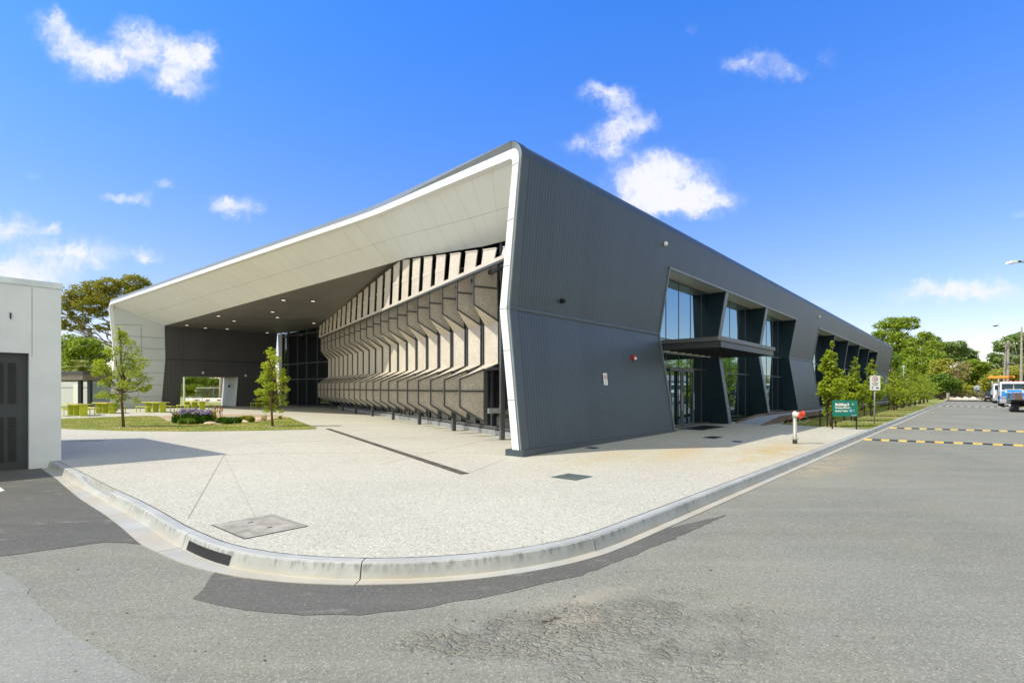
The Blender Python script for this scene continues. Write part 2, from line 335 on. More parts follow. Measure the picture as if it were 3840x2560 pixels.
def mat_asphalt(name, base, crack=False, speck=.5, warm=(.34, .30, .24)):
    m, nt, b, o = new_mat(name); T = NT(nt); v = T.pos()
    big = T.noise(v, .22, 6, .6); streak = T.noise(T.rot(v, -ANG1, (.25, 2.2, 1)), 1., 5)
    c = T.mix(T.mr(big, .25, .75), tuple(x*.82 for x in base), tuple(x*1.14 for x in base))
    c = T.mix(T.math('MULTIPLY', T.mr(T.noise(v, .7, 7, .7), .48, .7), .4), c, (base[0]*1.15, base[1]*1.02, base[2]*.85)); c = T.mix(T.math('MULTIPLY', T.mr(T.noise(T.rot(v, -ANG1, (.12, 1.4, 1)), 1.3, 5, .6), .5, .7), .28), c, tuple(x*.66 for x in base)); c = T.mix(T.math('MULTIPLY', T.mr(streak, .45, .8), .35), c, tuple(x*1.4 for x in base)); c = T.mix(T.math('MULTIPLY', T.mr(T.noise(v, 1.1, 7, .7), .5, .75), .3), c, tuple(x*.7 for x in base)); c = T.mix(T.math('MULTIPLY', T.mr(T.noise(v, 55, 3, .7), .35, .65, 0, 1), .22), c, tuple(x*.6 for x in base))
    cell = T.n('ShaderNodeTexVoronoi'); cell.inputs['Scale'].default_value = 85; T.l(v, cell.inputs['Vector'])
    s1 = T.n('ShaderNodeSeparateXYZ'); T.l(cell.outputs['Color'], s1.inputs[0])
    c = T.mix(T.math('MULTIPLY', T.mr(s1.outputs[0], 0., .3, 1., 0.), speck), c, tuple(x*.42 for x in base))
    c = T.mix(T.math('MULTIPLY', T.mr(s1.outputs[1], .75, 1.), speck), c, tuple(x*1.8 for x in base))
    h = T.voro(v, 85)
    hh = T.math('MULTIPLY', h, .25)
    if not crack:
        sc2 = T.noise(T.rot(v, -ANG1, (.6, 1.6, 1)), 2.6, 8, .75); c = T.mix(T.math('MULTIPLY', T.mr(sc2, .57, .68), .6), c, tuple(x*2.1 for x in base))
    if crack:
        def gauss(p, rx, ry, rz, k=-1.):
            mp = T.n('ShaderNodeMapping', vector_type='TEXTURE'); mp.inputs['Location'].default_value = (p[0], p[1], 0); mp.inputs['Scale'].default_value = (rx, ry, 1); mp.inputs['Rotation'].default_value = (0, 0, rz)
            T.l(v, mp.inputs[0]); d = T.n('ShaderNodeVectorMath', operation='DOT_PRODUCT'); T.l(mp.outputs[0], d.inputs[0]); T.l(mp.outputs[0], d.inputs[1])
            return T.math('POWER', 2.718, T.math('MULTIPLY', d.outputs['Value'], k))
        z = gauss((.2, 3.92), .75, .3, .3); z = T.math('ADD', z, T.math('MULTIPLY', gauss((1.15, 3.85), 1.1, .7, .6), .7)); z = T.math('ADD', z, T.math('MULTIPLY', gauss((-.4, 3.82), .4, .12, .3), .8))
        z = T.math('MULTIPLY', z, T.math('ADD', T.math('MULTIPLY', T.mr(T.noise(v, 2.6, 7, .7), .3, .7), 1.1), .1))
        zone = T.mr(z, .04, .5)
        wob = T.n('ShaderNodeVectorMath', operation='ADD'); T.l(v, wob.inputs[0])
        wn = T.n('ShaderNodeVectorMath', operation='SCALE'); T.l(T.noise(v, 9, 3, col=True), wn.inputs[0]); wn.inputs['Scale'].default_value = .13; T.l(wn.outputs[0], wob.inputs[1])
        e = T.voro(T.rot(wob.outputs[0], -.5, (.8, 1.5, 1)), 12, 'DISTANCE_TO_EDGE'); line = T.math('MULTIPLY', T.mr(e, .0, .2, 1., 0.), T.mr(T.noise(v, 7, 5, .7), .35, .6, .25, 1.))
        gap = T.math('MULTIPLY', line, zone)
        c = T.mix(T.math('MULTIPLY', T.math('MULTIPLY', zone, T.mr(T.noise(v, 3.4, 6, .7), .4, .6)), .65), c, tuple(x*.6 for x in base))
        c = T.mix(T.math('MULTIPLY', gap, .7), c, (.33, .29, .22))
        dk = T.math('MULTIPLY', T.mr(e, .0, .02, 1., 0.), T.math('MULTIPLY', zone, T.mr(T.noise(v, 4, 3), .48, .6)))
        c = T.mix(T.math('MULTIPLY', dk, .85), c, (.03, .028, .026))
        dirt = T.math('ADD', T.math('MULTIPLY', gauss((.68, 4.55), .5, .16, .5), .9), gauss((.5, 4.08), .3, .1, .3))
        dirt = T.math('MULTIPLY', dirt, T.mr(T.noise(v, 6, 5), .3, .65), True)
        c = T.mix(T.math('MULTIPLY', dirt, .6), c, (.46, .38, .28))
        hole = gauss((.3, 4.08), .16, .05, .6)
        c = T.mix(T.math('MULTIPLY', T.mr(T.math('MULTIPLY', hole, T.noise(v, 14, 3)), .25, .5), .8), c, (.05, .045, .04))
        # sandy wash near the far kerb
        q = AB(4.6, -5.6); sand = gauss(q, 2.8, .55, ANG1)
        sand = T.math('MULTIPLY', sand, T.mr(T.noise(v, 2.2, 6), .35, .65), True)
        c = T.mix(T.math('MULTIPLY', sand, .7), c, (.47, .37, .24))
        # long wandering cracks
        lc = T.voro(wob.outputs[0], .42, 'DISTANCE_TO_EDGE'); lc = T.math('MULTIPLY', T.mr(lc, .001, .005, 1., 0.), T.mr(T.noise(v, .5, 2), .5, .6))
        c = T.mix(T.math('MULTIPLY', lc, .0), c, (.05, .05, .05))
        hh = T.math('SUBTRACT', hh, T.math('MULTIPLY', gap, 1.8))
        hh = T.math('SUBTRACT', hh, T.math('MULTIPLY', hole, 2.5))
    T.l(c, b.inputs['Base Color']); b.inputs['Roughness'].default_value = .82; b.inputs['Specular IOR Level'].default_value = .3
    T.bump(b, hh, .012 if crack else .006, .8)
    return m
M['asphalt'] = mat_asphalt('worn_asphalt', (.262, .255, .208), True)
M['asphalt_dark'] = mat_asphalt('dark_asphalt_patch', (.135, .13, .112), False, .45)
M['asphalt_blue'] = mat_asphalt('pale_asphalt_patch', (.29, .285, .25), False, .35)
def mat_kerb():
    m, nt, b, o = new_mat('kerb_concrete'); T = NT(nt); v = T.pos()
    base = (.44, .44, .42); n = T.noise(v, 1.3, 6, .65)
    c = T.mix(T.mr(n, .3, .75), tuple(x*.85 for x in base), tuple(x*1.08 for x in base))
    sp = T.n('ShaderNodeSeparateXYZ'); T.l(v, sp.inputs[0])
    low = T.mr(sp.outputs[2], -.15, -.1, 1., 0.)
    far = T.mr(T.noise(v, .8, 4), .3, .6)
    c = T.mix(T.math('MULTIPLY', T.math('MULTIPLY', low, far), .38), c, (.56, .44, .26))
    ver = T.noise(T.rot(v, 0, (6, 6, 1.)), 3, 5); face = T.mr(sp.outputs[2], -.12, -.03, 0., 1.)
    face2 = T.math('MULTIPLY', face, T.mr(sp.outputs[2], -.012, -.004, 1., 0.))
    c = T.mix(T.math('MULTIPLY', T.math('MULTIPLY', T.mr(ver, .42, .68), face2), .75), c, (.2, .2, .195))
    T.l(c, b.inputs['Base Color']); b.inputs['Roughness'].default_value = .75; T.bump(b, T.noise(v, 45, 5), .004, .6)
    return m
M['kerb'] = mat_kerb()
M['conc_lid'] = plain('pit_lid_concrete', (.36, .33, .28), .85, 0, .25, 5, .3, .004)
def mat_grass(name, g1, g2, dry, amt=.5, scale=.5):
    m, nt, b, o = new_mat(name); T = NT(nt); v = T.pos()
    n = T.noise(v, scale, 6, .65); f = T.noise(v, 30, 4, .7)
    c = T.mix(T.mr(f, .3, .7), g1, g2); c = T.mix(T.mr(n, amt-.12, amt+.15), dry, c)
    T.l(c, b.inputs['Base Color']); b.inputs['Roughness'].default_value = .9; b.inputs['Specular IOR Level'].default_value = .15
    T.bump(b, T.noise(v, 60, 4, .8), .03, .8)
    return m
M['grass'] = mat_grass('lawn_grass', (.14, .23, .03), (.26, .36, .06), (.50, .37, .15), .46, .55)
M['dry'] = mat_grass('dry_ground', (.2, .19, .07), (.3, .25, .1), (.42, .34, .19), .5, .15)
def mat_leaf(name, dark, light, tr=.45, rough=.5, third=None):
    m, nt, b, o = new_mat(name); T = NT(nt)
    g = T.n('ShaderNodeNewGeometry'); n = T.noise(g.outputs['Position'], .9, 3)
    f = T.math('ADD', T.math('MULTIPLY', T.math('POWER', g.outputs['Random Per Island'], .75), .65), T.math('MULTIPLY', T.mr(n, .3, .7), .4))
    c = T.mix(f, dark, light)
    if third: c = T.mix(T.mr(T.math('FRACT', T.math('MULTIPLY', g.outputs['Random Per Island'], 7.3)), .7, .9), c, third)
    T.l(c, b.inputs['Base Color']); b.inputs['Roughness'].default_value = rough; b.inputs['Specular IOR Level'].default_value = .3
    t = T.n('ShaderNodeBsdfTranslucent'); T.l(T.mix(.35, c, (.35, .45, .05)), t.inputs[0])
    ms = T.n('ShaderNodeMixShader'); ms.inputs[0].default_value = tr; T.l(b.outputs[0], ms.inputs[1]); T.l(t.outputs[0], ms.inputs[2]); T.l(ms.outputs[0], o.inputs[0])
    return m
M['leaf_young'] = mat_leaf('bright_narrow_leaves', (.22, .30, .02), (.66, .72, .05), .5)
M['leaf_pear'] = mat_leaf('glossy_pear_leaves', (.13, .21, .012), (.55, .64, .05), .45, .3)
M['leaf_gum'] = mat_leaf('olive_gum_leaves', (.15, .19, .035), (.38, .38, .06), .4, .5, (.60, .36, .03))
M['leaf_dark'] = mat_leaf('dark_green_leaves', (0.053, 0.118, 0.018), (0.205, 0.317, 0.030), .25)
M['leaf_mid'] = mat_leaf('mid_green_leaves', (.10, .18, .02), (.44, .55, .05), .4)
M['leaf_blue'] = mat_leaf('blue_green_leaves', (0.102, 0.183, 0.055), (0.338, 0.456, 0.114), .25)
M['leaf_olive'] = mat_leaf('olive_bush_leaves', (0.190, 0.229, 0.029), (0.544, 0.508, 0.071), .3)
M['leaf_twig'] = mat_leaf('dry_twiggy_leaves', (0.216, 0.188, 0.076), (0.432, 0.354, 0.136), .2)
M['leaf_palm'] = mat_leaf('palm_fronds', (0.152, 0.196, 0.042), (0.507, 0.490, 0.116), .25)
M['bark'] = plain('brown_bark', (.14, .09, .055), .85, 0, .35, 14, .2, .01)
M['bark_pale'] = plain('pale_gum_bark', (.34, .29, .23), .8, 0, .3, 8, .2, .01)

# ------------------------------------------------------------------ ground
def absheet(name, pts, z, mat, kind='structure', sub=None):
    mb = MB(); mb.poly([AB(a, b, z) for a, b in pts]); o = mb.build(name, mat); o['kind'] = kind; return o
def wsheet(name, pts, z, mat):
    mb = MB(); mb.poly([(p[0], p[1], z) for p in pts]); o = mb.build(name, mat); o['kind'] = 'structure'; return o
wsheet('ground', [(-900, -500), (900, -500), (900, 1200), (-900, 1200)], -.165, M['dry'])
absheet('road', [(-60, -26), (105, -26), (105, -4.5), (97, -4.5), (96, -4.9), (-2, -4.9), (-7.4, -1), (-7.4, 60), (-60, 60)], -.15, M['asphalt'])
absheet('lawn', [(-7.35, 14), (-7.35, 400), (400, 400), (400, -4.95), (16.3, -4.95), (16.3, 14)], -.012, M['grass'])
absheet('field', [(105.5, -120), (400, -120), (400, -5), (105.5, -5)], -.02, M['dry'])
# kerb centreline (back edge of the kerb top) in a,b
path = [(-7.45, 9.0), (-7.5, 6.2), (-7.5, 5.95), (-7.5, 5.35), (-7.52, 4.9), (-7.55, 3.4), (-7.57, 2.55), (-7.57, 2.1), (-7.57, 1.0), (-7.6, 0), (-7.66, -1.2)]
for k in range(0, 15):
    t = k/14*math.pi/2; path.append((-4.55-3.1*math.cos(t), -1.95-3.03*math.sin(t)))
for k in range(1, 40): path.append((-4.55+k*2.55, -4.98))
path = [p for p in path if p[0] < 96]+[(97, -4.75), (99.5, -4.2), (102, -4.1)]
mb = MB(); gm = MB(); P = np.array(path); n = len(P)
tan = np.gradient(P, axis=0); tan /= np.linalg.norm(tan, axis=1)[:, None]
nor = np.stack([tan[:, 1], -tan[:, 0]], 1)                       # outward (to the road)
arc = np.concatenate([[0], np.cumsum(np.linalg.norm(np.diff(P, axis=0), axis=1))])
def kp(s, key):
    return np.array([np.interp(s, arc, P[:, 0]), np.interp(s, arc, P[:, 1])])
def kn(s):
    v = np.array([np.interp(s, arc, nor[:, 0]), np.interp(s, arc, nor[:, 1])]); return v/np.linalg.norm(v)
def drop(p):                                                     # lowered crossing beside the garage
    b = p[1]
    if p[0] > -6.5: return 0
    return max(0, min(1, (4.5-b)/.8))*max(0, min(1, (b-2.05)/.2))
segL = 2.42; s = 0.
ends = np.arange(.9, arc[-1], segL)
prev = 0.
for en_ in list(ends)+[arc[-1]]:
    ss = np.arange(prev+.006, en_-.006, .2); ss = np.append(ss, en_-.006); rings = []
    for q in ss:
        p = kp(q, 0); nn = kn(q); d = drop(p); g = float(np.interp(p[1], [-4, -2.5, -1, 3, 6, 8], [.125, .17, .25, .2, .12, .1]))
        prof = [(0, -.30), (0, 0-.0*d), (.02, .003-.10*d), (.10, .001-.085*d), (.125, -.018-.085*d), (.165, -.142), (.18, -.146), (.18+g, -.139), (.18+g, -.3)]
        rings.append([AB(*(p+nn*o), z) for o, z in prof])
    m_ = len(rings[0]); vs = [v for r in rings for v in r]
    fs = [(i*m_+k, i*m_+k+1, (i+1)*m_+k+1, (i+1)*m_+k) for i in range(len(rings)-1) for k in range(m_-1)]
    fs += [tuple(range(m_)), tuple((len(rings)-1)*m_+k for k in range(m_))[::-1]]
    mb.add(vs, fs); prev = en_
struct('kerb', mb, M['kerb'])
# pavement slab: inside the kerb line
inner = [tuple(kp(q, 0)+kn(q)*-.012) for q in np.linspace(0, arc[-1], 400)]
inner = [p for p in inner if p[0] < 16.4 or p[1] > 0]
def rise(a, b):
    return .115*max(0, min(1, a/9.))*max(0, min(1, 1+b/4.6))
pv = MB(); outer_pts = []
edge = [p for p in inner if p[0] < 16.35]
# strips towards b: fan between edge and a far line, gridded near the right facade
mbp = MB()
aa = np.linspace(-3.9, 16.35, 42); bb = np.linspace(-4.965, .6, 16)
vs = [AB(a, b, rise(a, b)) for a in aa for b in bb]
mbp.add(vs, [(i*16+j, (i+1)*16+j, (i+1)*16+j+1, i*16+j+1) for i in range(41) for j in range(15)])
left = [p for p in edge if p[0] <= -3.9]
poly = [AB(*p) for p in left]+[AB(-3.9, -4.965), AB(-3.9, .6), AB(12, .6), AB(40, 8), AB(40, 45), AB(16, 48), AB(-7.4, 48)]
mbp.poly(poly[::-1] if False else poly)
struct('pavement', mbp, M['pavement'])
# kerb inlet: dark slot
mb = MB(); lp = MB()
for q0, q1 in ((-1.72, -2.6),):
    pts = []
    for bq in np.linspace(q0, q1, 5):
        qs = arc[np.argmin(abs(P[:, 1]-bq)+100*(P[:, 0] > -6.8))]
        sq = np.linspace(0, arc[-1], 4000); kk = [kp(x, 0) for x in sq[:1200]]
        j = min(range(1200), key=lambda i: abs(kk[i][1]-bq)+(50 if kk[i][0] > -6.8 else 0))
        p = kk[j]; nn = kn(sq[j]); pts.append((p, nn))
    for (p, nn), (p2, nn2) in zip(pts[:-1], pts[1:]):
        a0 = AB(*(p+nn*.142), -.045); a1 = AB(*(p+nn*.172), -.138); b0 = AB(*(p2+nn2*.142), -.045); b1 = AB(*(p2+nn2*.172), -.138)
        mb.poly([a0, a1, b1, b0])
tag(mb.build('kerb_inlet', M['black']), 'black slot of the stormwater inlet in the kerb face at the corner', 'drain inlet')
def quadbox(name, pts, z0, z1, mat, **kw):
    m = MB(); m.prism([(p[0], p[1], z0) for p in pts], (0, 0, z1-z0)); return m.build(name, mat, **kw)
# concrete pit lid with dark rim and lifting holes
lidp = [AB(-7.45, -1.36), AB(-6.72, -1.36), AB(-6.72, -2.3), AB(-7.45, -2.3)]
r = empty('pit_lid', AB(-7.08, -1.83), 0, 'square stained concrete pit lid set in the pale pavement behind the kerb inlet', 'pit lid')
def inset(pts, d):
    c = np.mean(np.array(pts)[:, :2], axis=0); return [tuple(np.array(p[:2])+(c-np.array(p[:2]))/np.linalg.norm(c-np.array(p[:2]))*d)+(0,) for p in pts]
m = MB(r.location); m.prism([(p[0], p[1], -.05) for p in lidp], (0, 0, .053)); m.build('rim', M['dark_metal'], r)
m = MB(r.location); m.prism([(p[0], p[1], -.04) for p in inset(lidp, .025)], (0, 0, .047)); m.build('lid', M['conc_lid'], r)
for a, b in ((-7.1, -1.62), (-7.05, -2.02)):
    m = MB(r.location); m.box(AB(a, b, .0085), (.06, .025, .004), ANG1); m.build('lifting_hole', M['black'], r)
# metal grate
gp = [AB(-1.98, -2.33), AB(-1.42, -2.33), AB(-1.42, -2.88), AB(-1.98, -2.88)]
r = empty('drain_grate', AB(-1.7, -2.6), 0, 'square grey metal drain grate in the pavement in front of the building corner', 'grate')
m = MB(r.location)
m.prism([(p[0], p[1], -.05) for p in gp], (0, 0, .052)); m.build('pit', M['black'], r)
m = MB(r.location)
for k in range(14): m.box(AB(-1.96+k*.0405, -2.605, .006), (.016, .54, .008), ANG1)
for b in (-2.345, -2.865): m.box(AB(-1.7, b, .006), (.56, .02, .0085), ANG1)
m.build('bars', plain('grate_steel', (.16, .19, .19), .5, .3), r)
# slot drain channel
dA = np.array(AB(2.02, 12.34)[:2]); dB = np.array(AB(-2.75, -.86)[:2]); dd = (dB-dA)/np.linalg.norm(dB-dA); dn = np.array([dd[1], -dd[0]])
r = empty('channel_drain', (dA[0], dA[1], 0), 0, 'long narrow brown channel drain cover running across the pavement', 'drain')
m = MB(r.location); m.prism([(*(dA+dn*.1), -.05), (*(dA-dn*.1), -.05), (*(dB-dn*.1), -.05), (*(dB+dn*.1), -.05)], (0, 0, .054)); m.build('channel_frame', M['dark_metal'], r)
m = MB(r.location); Ld = np.linalg.norm(dB-dA)
k = 0
while k*.5 < Ld-.1:
    c = dA+dd*(k*.5+.25); m.box((c[0], c[1], .006), (.485, .15, .006), math.atan2(dd[1], dd[0])); k += 1
m.build('cover', plain('rusted_cover', (.10, .075, .06), .7, 0, .3, 2), r)
# entrance mat, small covers
def small_cover(name, a, b, w, d, label, mat='dark_metal', z=.006):
    m = MB(); m.box(AB(a, b, rise(a, b)+z), (w, d, .01), ANG1); return tag(m.build(name, M[mat]), label, 'cover')
small_cover('access_cover', 7.7, -1.75, .75, .4, 'flat dark rectangular access cover in the shaded pavement before the entrance')
small_cover('access_cover', 2.6, -.33, .3, .3, 'small dark cover in the pavement at the foot of the dark wall')
small_cover('access_cover', 7.0, -2.75, .3, .25, 'small dark cover at the edge of the building shadow, road side')
m = MB(); m.box(G(325, 1651, .004), (1.0, .35, .006), .05); tag(m.build('access_cover', M['conc_lid']), 'grey access cover lying in the garage shadow on the pavement', 'cover')
# saw-cut joints in the pavement
jl = [(G(705, 1943), G(840, 1706)), (G(840, 1706), G(1000, 1698)), (G(840, 1706), G(955, 1935)), (G(1000, 1698), G(1914, 1698)), (G(1000, 1660), G(1365, 1960)), (G(1430, 1740), G(1860, 1640)), (G(1900, 1718), G(1762, 1772)),
      (G(1965, 1716), G(2400, 1760)), (G(2400, 1760), G(2540, 1790)), (G(560, 1675), G(1560, 1640)), (G(350, 1740), G(1000, 1726)), (G(2110, 1712), G(2420, 1684)),
      (AB(9, .0), AB(9, -4.9)), (AB(4.5, -1), AB(4.5, -4.9))]
for ji, (jset, jcol, jw) in enumerate(((jl[:1], (.30, .27, .22), .005), (jl[1:], (.41, .385, .32), .004))):
  m = MB()
  for a_, b_ in jset:
    a_ = np.array(a_[:2]); b_ = np.array(b_[:2]); t_ = (b_-a_)/np.linalg.norm(b_-a_); n_ = np.array([t_[1], -t_[0]])*jw
    m.prism([(*(a_+n_), -.02), (*(a_-n_), -.02), (*(b_-n_), -.02), (*(b_+n_), -.02)], (0, 0, .0235))
  struct('pavement_joints', m, plain('joint_sealant', jcol, .9))
# asphalt patches
def patch(name, pts, z, mat, seed=1, amp=.05):
    rnd = random.Random(seed); out = []
    n = len(pts)
    for i in range(n):
        a_ = np.array(pts[i][:2]); b_ = np.array(pts[(i+1) % n][:2]); L_ = np.linalg.norm(b_-a_); k = max(1, int(L_/.12))
        for j in range(k):
            p = a_+(b_-a_)*j/k; out.append((p[0]+rnd.gauss(0, amp*.2), p[1]+rnd.gauss(0, amp*.2)))
    return wsheet(name, out, z, mat)
PL = -.15
def V(u, v): return G(u*1.632653, v*1.632653, PL)
q = arc.copy()
strip_in = []
for sv in np.linspace(0, arc[-1], 600):
    p = kp(sv, 0)
    if p[0] < 3 and (p[1] < -2.6): strip_in.append(AB(*(p+kn(sv)*(.17+float(np.interp(p[1], [-4, -2.5, -1, 3], [.125, .17, .25, .2]))))))
strip = [V(440, 1376), V(560, 1402), V(700, 1411), V(830, 1411), V(960, 1396), V(1100, 1374), V(1230, 1345), V(1330, 1320), V(1440, 1280), V(1560, 1232), V(1670, 1182)]
si = [p for p in strip_in if p[0] < V(1560, 1232)[0]+.0]
patch('asphalt_strip', strip+si[::-1], -.146, M['asphalt_dark'], 3)
patch('asphalt_patch', [V(0, 1277), V(240, 1245), V(335, 1250), V(240, 1160), V(150, 1098), V(90, 1068), V(0, 1072), V(-160, 1085), V(-300, 1330)], -.146, M['asphalt_dark'], 5)
patch('asphalt_patch', [V(0, 1310), V(60, 1345), V(95, 1400), V(160, 1455), V(260, 1510), V(350, 1568), V(420, 1640), V(200, 1700), V(-200, 1700), V(-300, 1330)], -.146, M['asphalt_blue'], 7)
0 and patch('asphalt_seam', [V(2352, 1145), V(2120, 1146), V(2060, 1138), V(1990, 1118), V(1985, 1122), V(2060, 1143), V(2120, 1151), V(2352, 1151)], -.1465, M['asphalt_dark'], 8, .03)
# loose stones on the asphalt
random.seed(11); m = MB()
for k in range(260):
    u = random.uniform(0, 3840); v = random.uniform(2120, 2560); p = G(u, v, PL)
    if 1900 < u < 3000 or random.random() < .45:
        s_ = random.uniform(.004, .011)*(1 if random.random() < .95 else 1.5); m.ball((p[0], p[1], PL+s_*.5), (s_, s_*.8, s_*.6), 5, 4)
for k in range(50):
    c = V(1290, 1425); p = (c[0]+random.gauss(0, .35), c[1]+random.gauss(0, .16)); s_ = random.uniform(.006, .016); m.ball((p[0], p[1], PL+s_*.4), (s_, s_*.8, s_*.6), 5, 4)
tag(m.build('loose_stones', plain('loose_stone', (.26, .24, .21), .85, 0, .5, 40)), kind='stuff')
# road humps
def hump(a0, b0, b1, skew, label, n, cols=('yellow', 'dark')):
    r = empty('speed_hump', AB(a0, b0, -.15), 0, label, 'speed hump', 'rubber speed humps across the road')
    L_ = abs(b1-b0)/n
    for k in range(n):
        bb0 = b0-k*L_; mid = bb0-L_/2; a_ = a0+skew*(mid-b0)/(b1-b0); y = cols[k % 2] if len(cols) == 2 else cols[k]
        m = MB(r.location); w = .16
        pr = [(-w, .001), (-w*.55, .04), (w*.55, .04), (w, .001)]
        A_ = [AB(a_+x, bb0-.004, -.15+z) for x, z in pr]; B_ = [AB(a_+x, bb0-L_+.004, -.15+z) for x, z in pr]
        m.add(A_+B_, [(0, 1, 2, 3), (7, 6, 5, 4), (0, 4, 5, 1), (1, 5, 6, 2), (2, 6, 7, 3)])
        m.build('hump_block', M[y], r)
M['yellow'] = plain('yellow_rubber', (.62, .43, .09), .6, 0, .15, 6); M['dark'] = plain('black_rubber', (.04, .042, .045), .7, 0, .2, 6); M['pale'] = plain('faded_rubber', (.5, .45, .35), .7, 0, .15, 6)
hump(12.65, -5.3, -10.9, 1.1, 'nearest yellow and black speed hump crossing the road before the grass strip', 23)
hump(20.4, -5.3, -11.5, 1.35, 'second yellow and black speed hump crossing the road beside the green sign', 23)
hump(66.9, -5.3, -13.5, -1.3, 'farthest thin speed hump near the end of the road', 27, ['pale', 'dark']*10+['yellow', 'dark']*4)
m = MB()
for (u0, v0, u1, v1) in ((3420, 1559, 3470, 1559), (3488, 1560, 3530, 1560), (3573, 1559, 3680, 1560), (3650, 1563, 3750, 1565), (3715, 1569, 3757, 1570)):
    a_ = np.array(G(u0, v0, PL)); b_ = np.array(G(u1, v1, PL)); t_ = (b_-a_)/np.linalg.norm(b_-a_); n_ = np.array([t_[1], -t_[0], 0])*.14
    m.poly([tuple(a_+n_+[0, 0, .004]), tuple(b_+n_+[0, 0, .004]), tuple(b_-n_+[0, 0, .004]), tuple(a_-n_+[0, 0, .004])])
struct('road_marking', m, plain('worn_line_paint', (.42, .39, .33), .8, 0, .3, 6))
m = MB(); a_ = V(-40, 1108); m.poly([(V(-20, 1112)[0], V(-20, 1112)[1], -.141), (V(-20, 1135)[0], V(-20, 1135)[1], -.141), (V(11, 1127)[0], V(11, 1127)[1], -.141), (V(2, 1120)[0], V(2, 1120)[1], -.141)][::-1])
struct('parking_line', m, M['white'])
# ------------------------------------------------------------------ main building
BO = AB(0, 0, 0)
bld = empty('campus_building', BO, 0, 'large dark grey angular building with folded ribbed walls and white edged sweeping roof', 'building')
def bpart(name, mb, mat, parent=None, label=None, **k):
    mb.off = BO; o = mb.build(name, mat, parent or bld, **k)
    if label: o['label'] = label
    return o
ZF = 3.63; ZT = 7.73; BF = .41
def bf(z):
    if z <= ZF: return BF*z/ZF
    if z <= 7.3: return BF-(BF+.03)*(z-ZF)/(ZT-ZF)
    return 0
b73 = bf(7.3)
def S(a, z, out=0.): return AB(a, bf(z)-out, z)
arc_pts = [(b73, 7.3)]+[(b73+.42-.42*math.cos(t), 7.3+.43*math.sin(t)) for t in np.linspace(.15, math.pi/2, 7)]
AE_T, AE_F, AE_B = 79.36, 77.06, 77.74
def ae(z): return AE_B+(AE_F-AE_B)*z/ZF if z <= ZF else AE_F+(AE_T-AE_F)*(z-ZF)/(7.64-ZF)
def E(at_, af, ab_, zt=6.02):
    return lambda z: ab_+(af-ab_)*z/ZF if z <= ZF else af+(at_-af)*(z-ZF)/(zt-ZF)
zero = lambda z: 0.0
edges = [(zero, E(8.61, 8.31, 8.75)), (E(26.97, 26.3, 27.06), E(33.5, 32.72, 33.3)), (E(64.45, 63.5, 64.2), ae)]
def surf(mb, ea, eb, z0, z1, n=1):
    zs = np.linspace(z0, z1, n+1)
    for i in range(n):
        mb.poly([S(ea(zs[i]), zs[i]), S(eb(zs[i]), zs[i]), S(eb(zs[i+1]), zs[i+1]), S(ea(zs[i+1]), zs[i+1])])
up = MB()
for ea, eb in edges: surf(up, ea, eb, ZF+.06, 6.02)
up.poly([S(0, 6.02), S(ae(6.02), 6.02), S(ae(7.3), 7.3), S(0, 7.3)])
for (b0, z0), (b1, z1) in zip(arc_pts[:-1], arc_pts[1:]):
    up.poly([AB(0, b0, z0), AB(79.2, b0, z0), AB(79.2, b1, z1), AB(0, b1, z1)])
bpart('wall_cladding', up, M['clad'], label='upper dark ribbed wall leaning outwards, shaded, facing the road')
for (ea, eb), lb_ in zip(edges, ('blind stretch before the entrance', 'stretch between the entrance and the far bays', 'stretch at the far end')):
    lo = MB(); surf(lo, ea, eb, 0.16, ZF-.0); bpart('wall_cladding', lo, M['clad'], label='lower dark ribbed wall leaning inwards, '+lb_)
# fold flashing, corner flashing, plinth, opening trims
for ea, eb in edges:
    fl = MB(); a0, a1 = ea(ZF), eb(ZF)
    fl.prism([AB(a0, BF-.022, ZF-.03), AB(a0, BF-.03, ZF), AB(a0, BF-.03, ZF+.05), AB(a0, BF-.02, ZF+.07), AB(a0, BF+.06, ZF+.07), AB(a0, BF+.06, ZF-.03)], tuple(np.array(AB(a1, 0, 0))-np.array(AB(a0, 0, 0))))
    bpart('fold_flashing', fl, M['clad_flat'])
cf = MB()
zz = [.16, ZF-.031]; 
def stripf(mb, f0, f1, z0, z1, o=.014):
    A0, A1, B0, B1 = S(f0(z0), z0, o), S(f1(z0), z0, o), S(f1(z1), z1, o), S(f0(z1), z1, o)
    I0, I1, J0, J1 = S(f0(z0), z0, -.02), S(f1(z0), z0, -.02), S(f1(z1), z1, -.02), S(f0(z1), z1, -.02)
    mb.add([A0, A1, B0, B1, I0, I1, J0, J1], [(0, 1, 2, 3), (4, 7, 6, 5), (0, 4, 5, 1), (1, 5, 6, 2), (2, 6, 7, 3), (3, 7, 4, 0)])
for z0, z1 in ((.16, ZF-.031), (ZF+.071, 7.3)): stripf(cf, lambda z: .0, lambda z: .27, z0, z1)
fe2 = MB()
for z0, z1 in ((.16, ZF-.031), (ZF+.071, 7.3)): stripf(fe2, lambda z: ae(z)-.16, lambda z: ae(z)+.01, z0, z1)
bpart('corner_flashing', fe2, M['clad_flat'])
for (b0, z0), (b1, z1) in zip(arc_pts[:-1], arc_pts[1:]):
    cf.poly([AB(0, b0-.012, z0+.006), AB(.27, b0-.012, z0+.006), AB(.27, b1-.012, z1+.012), AB(0, b1-.012, z1+.012)])
bpart('corner_flashing', cf, M['clad_flat'])
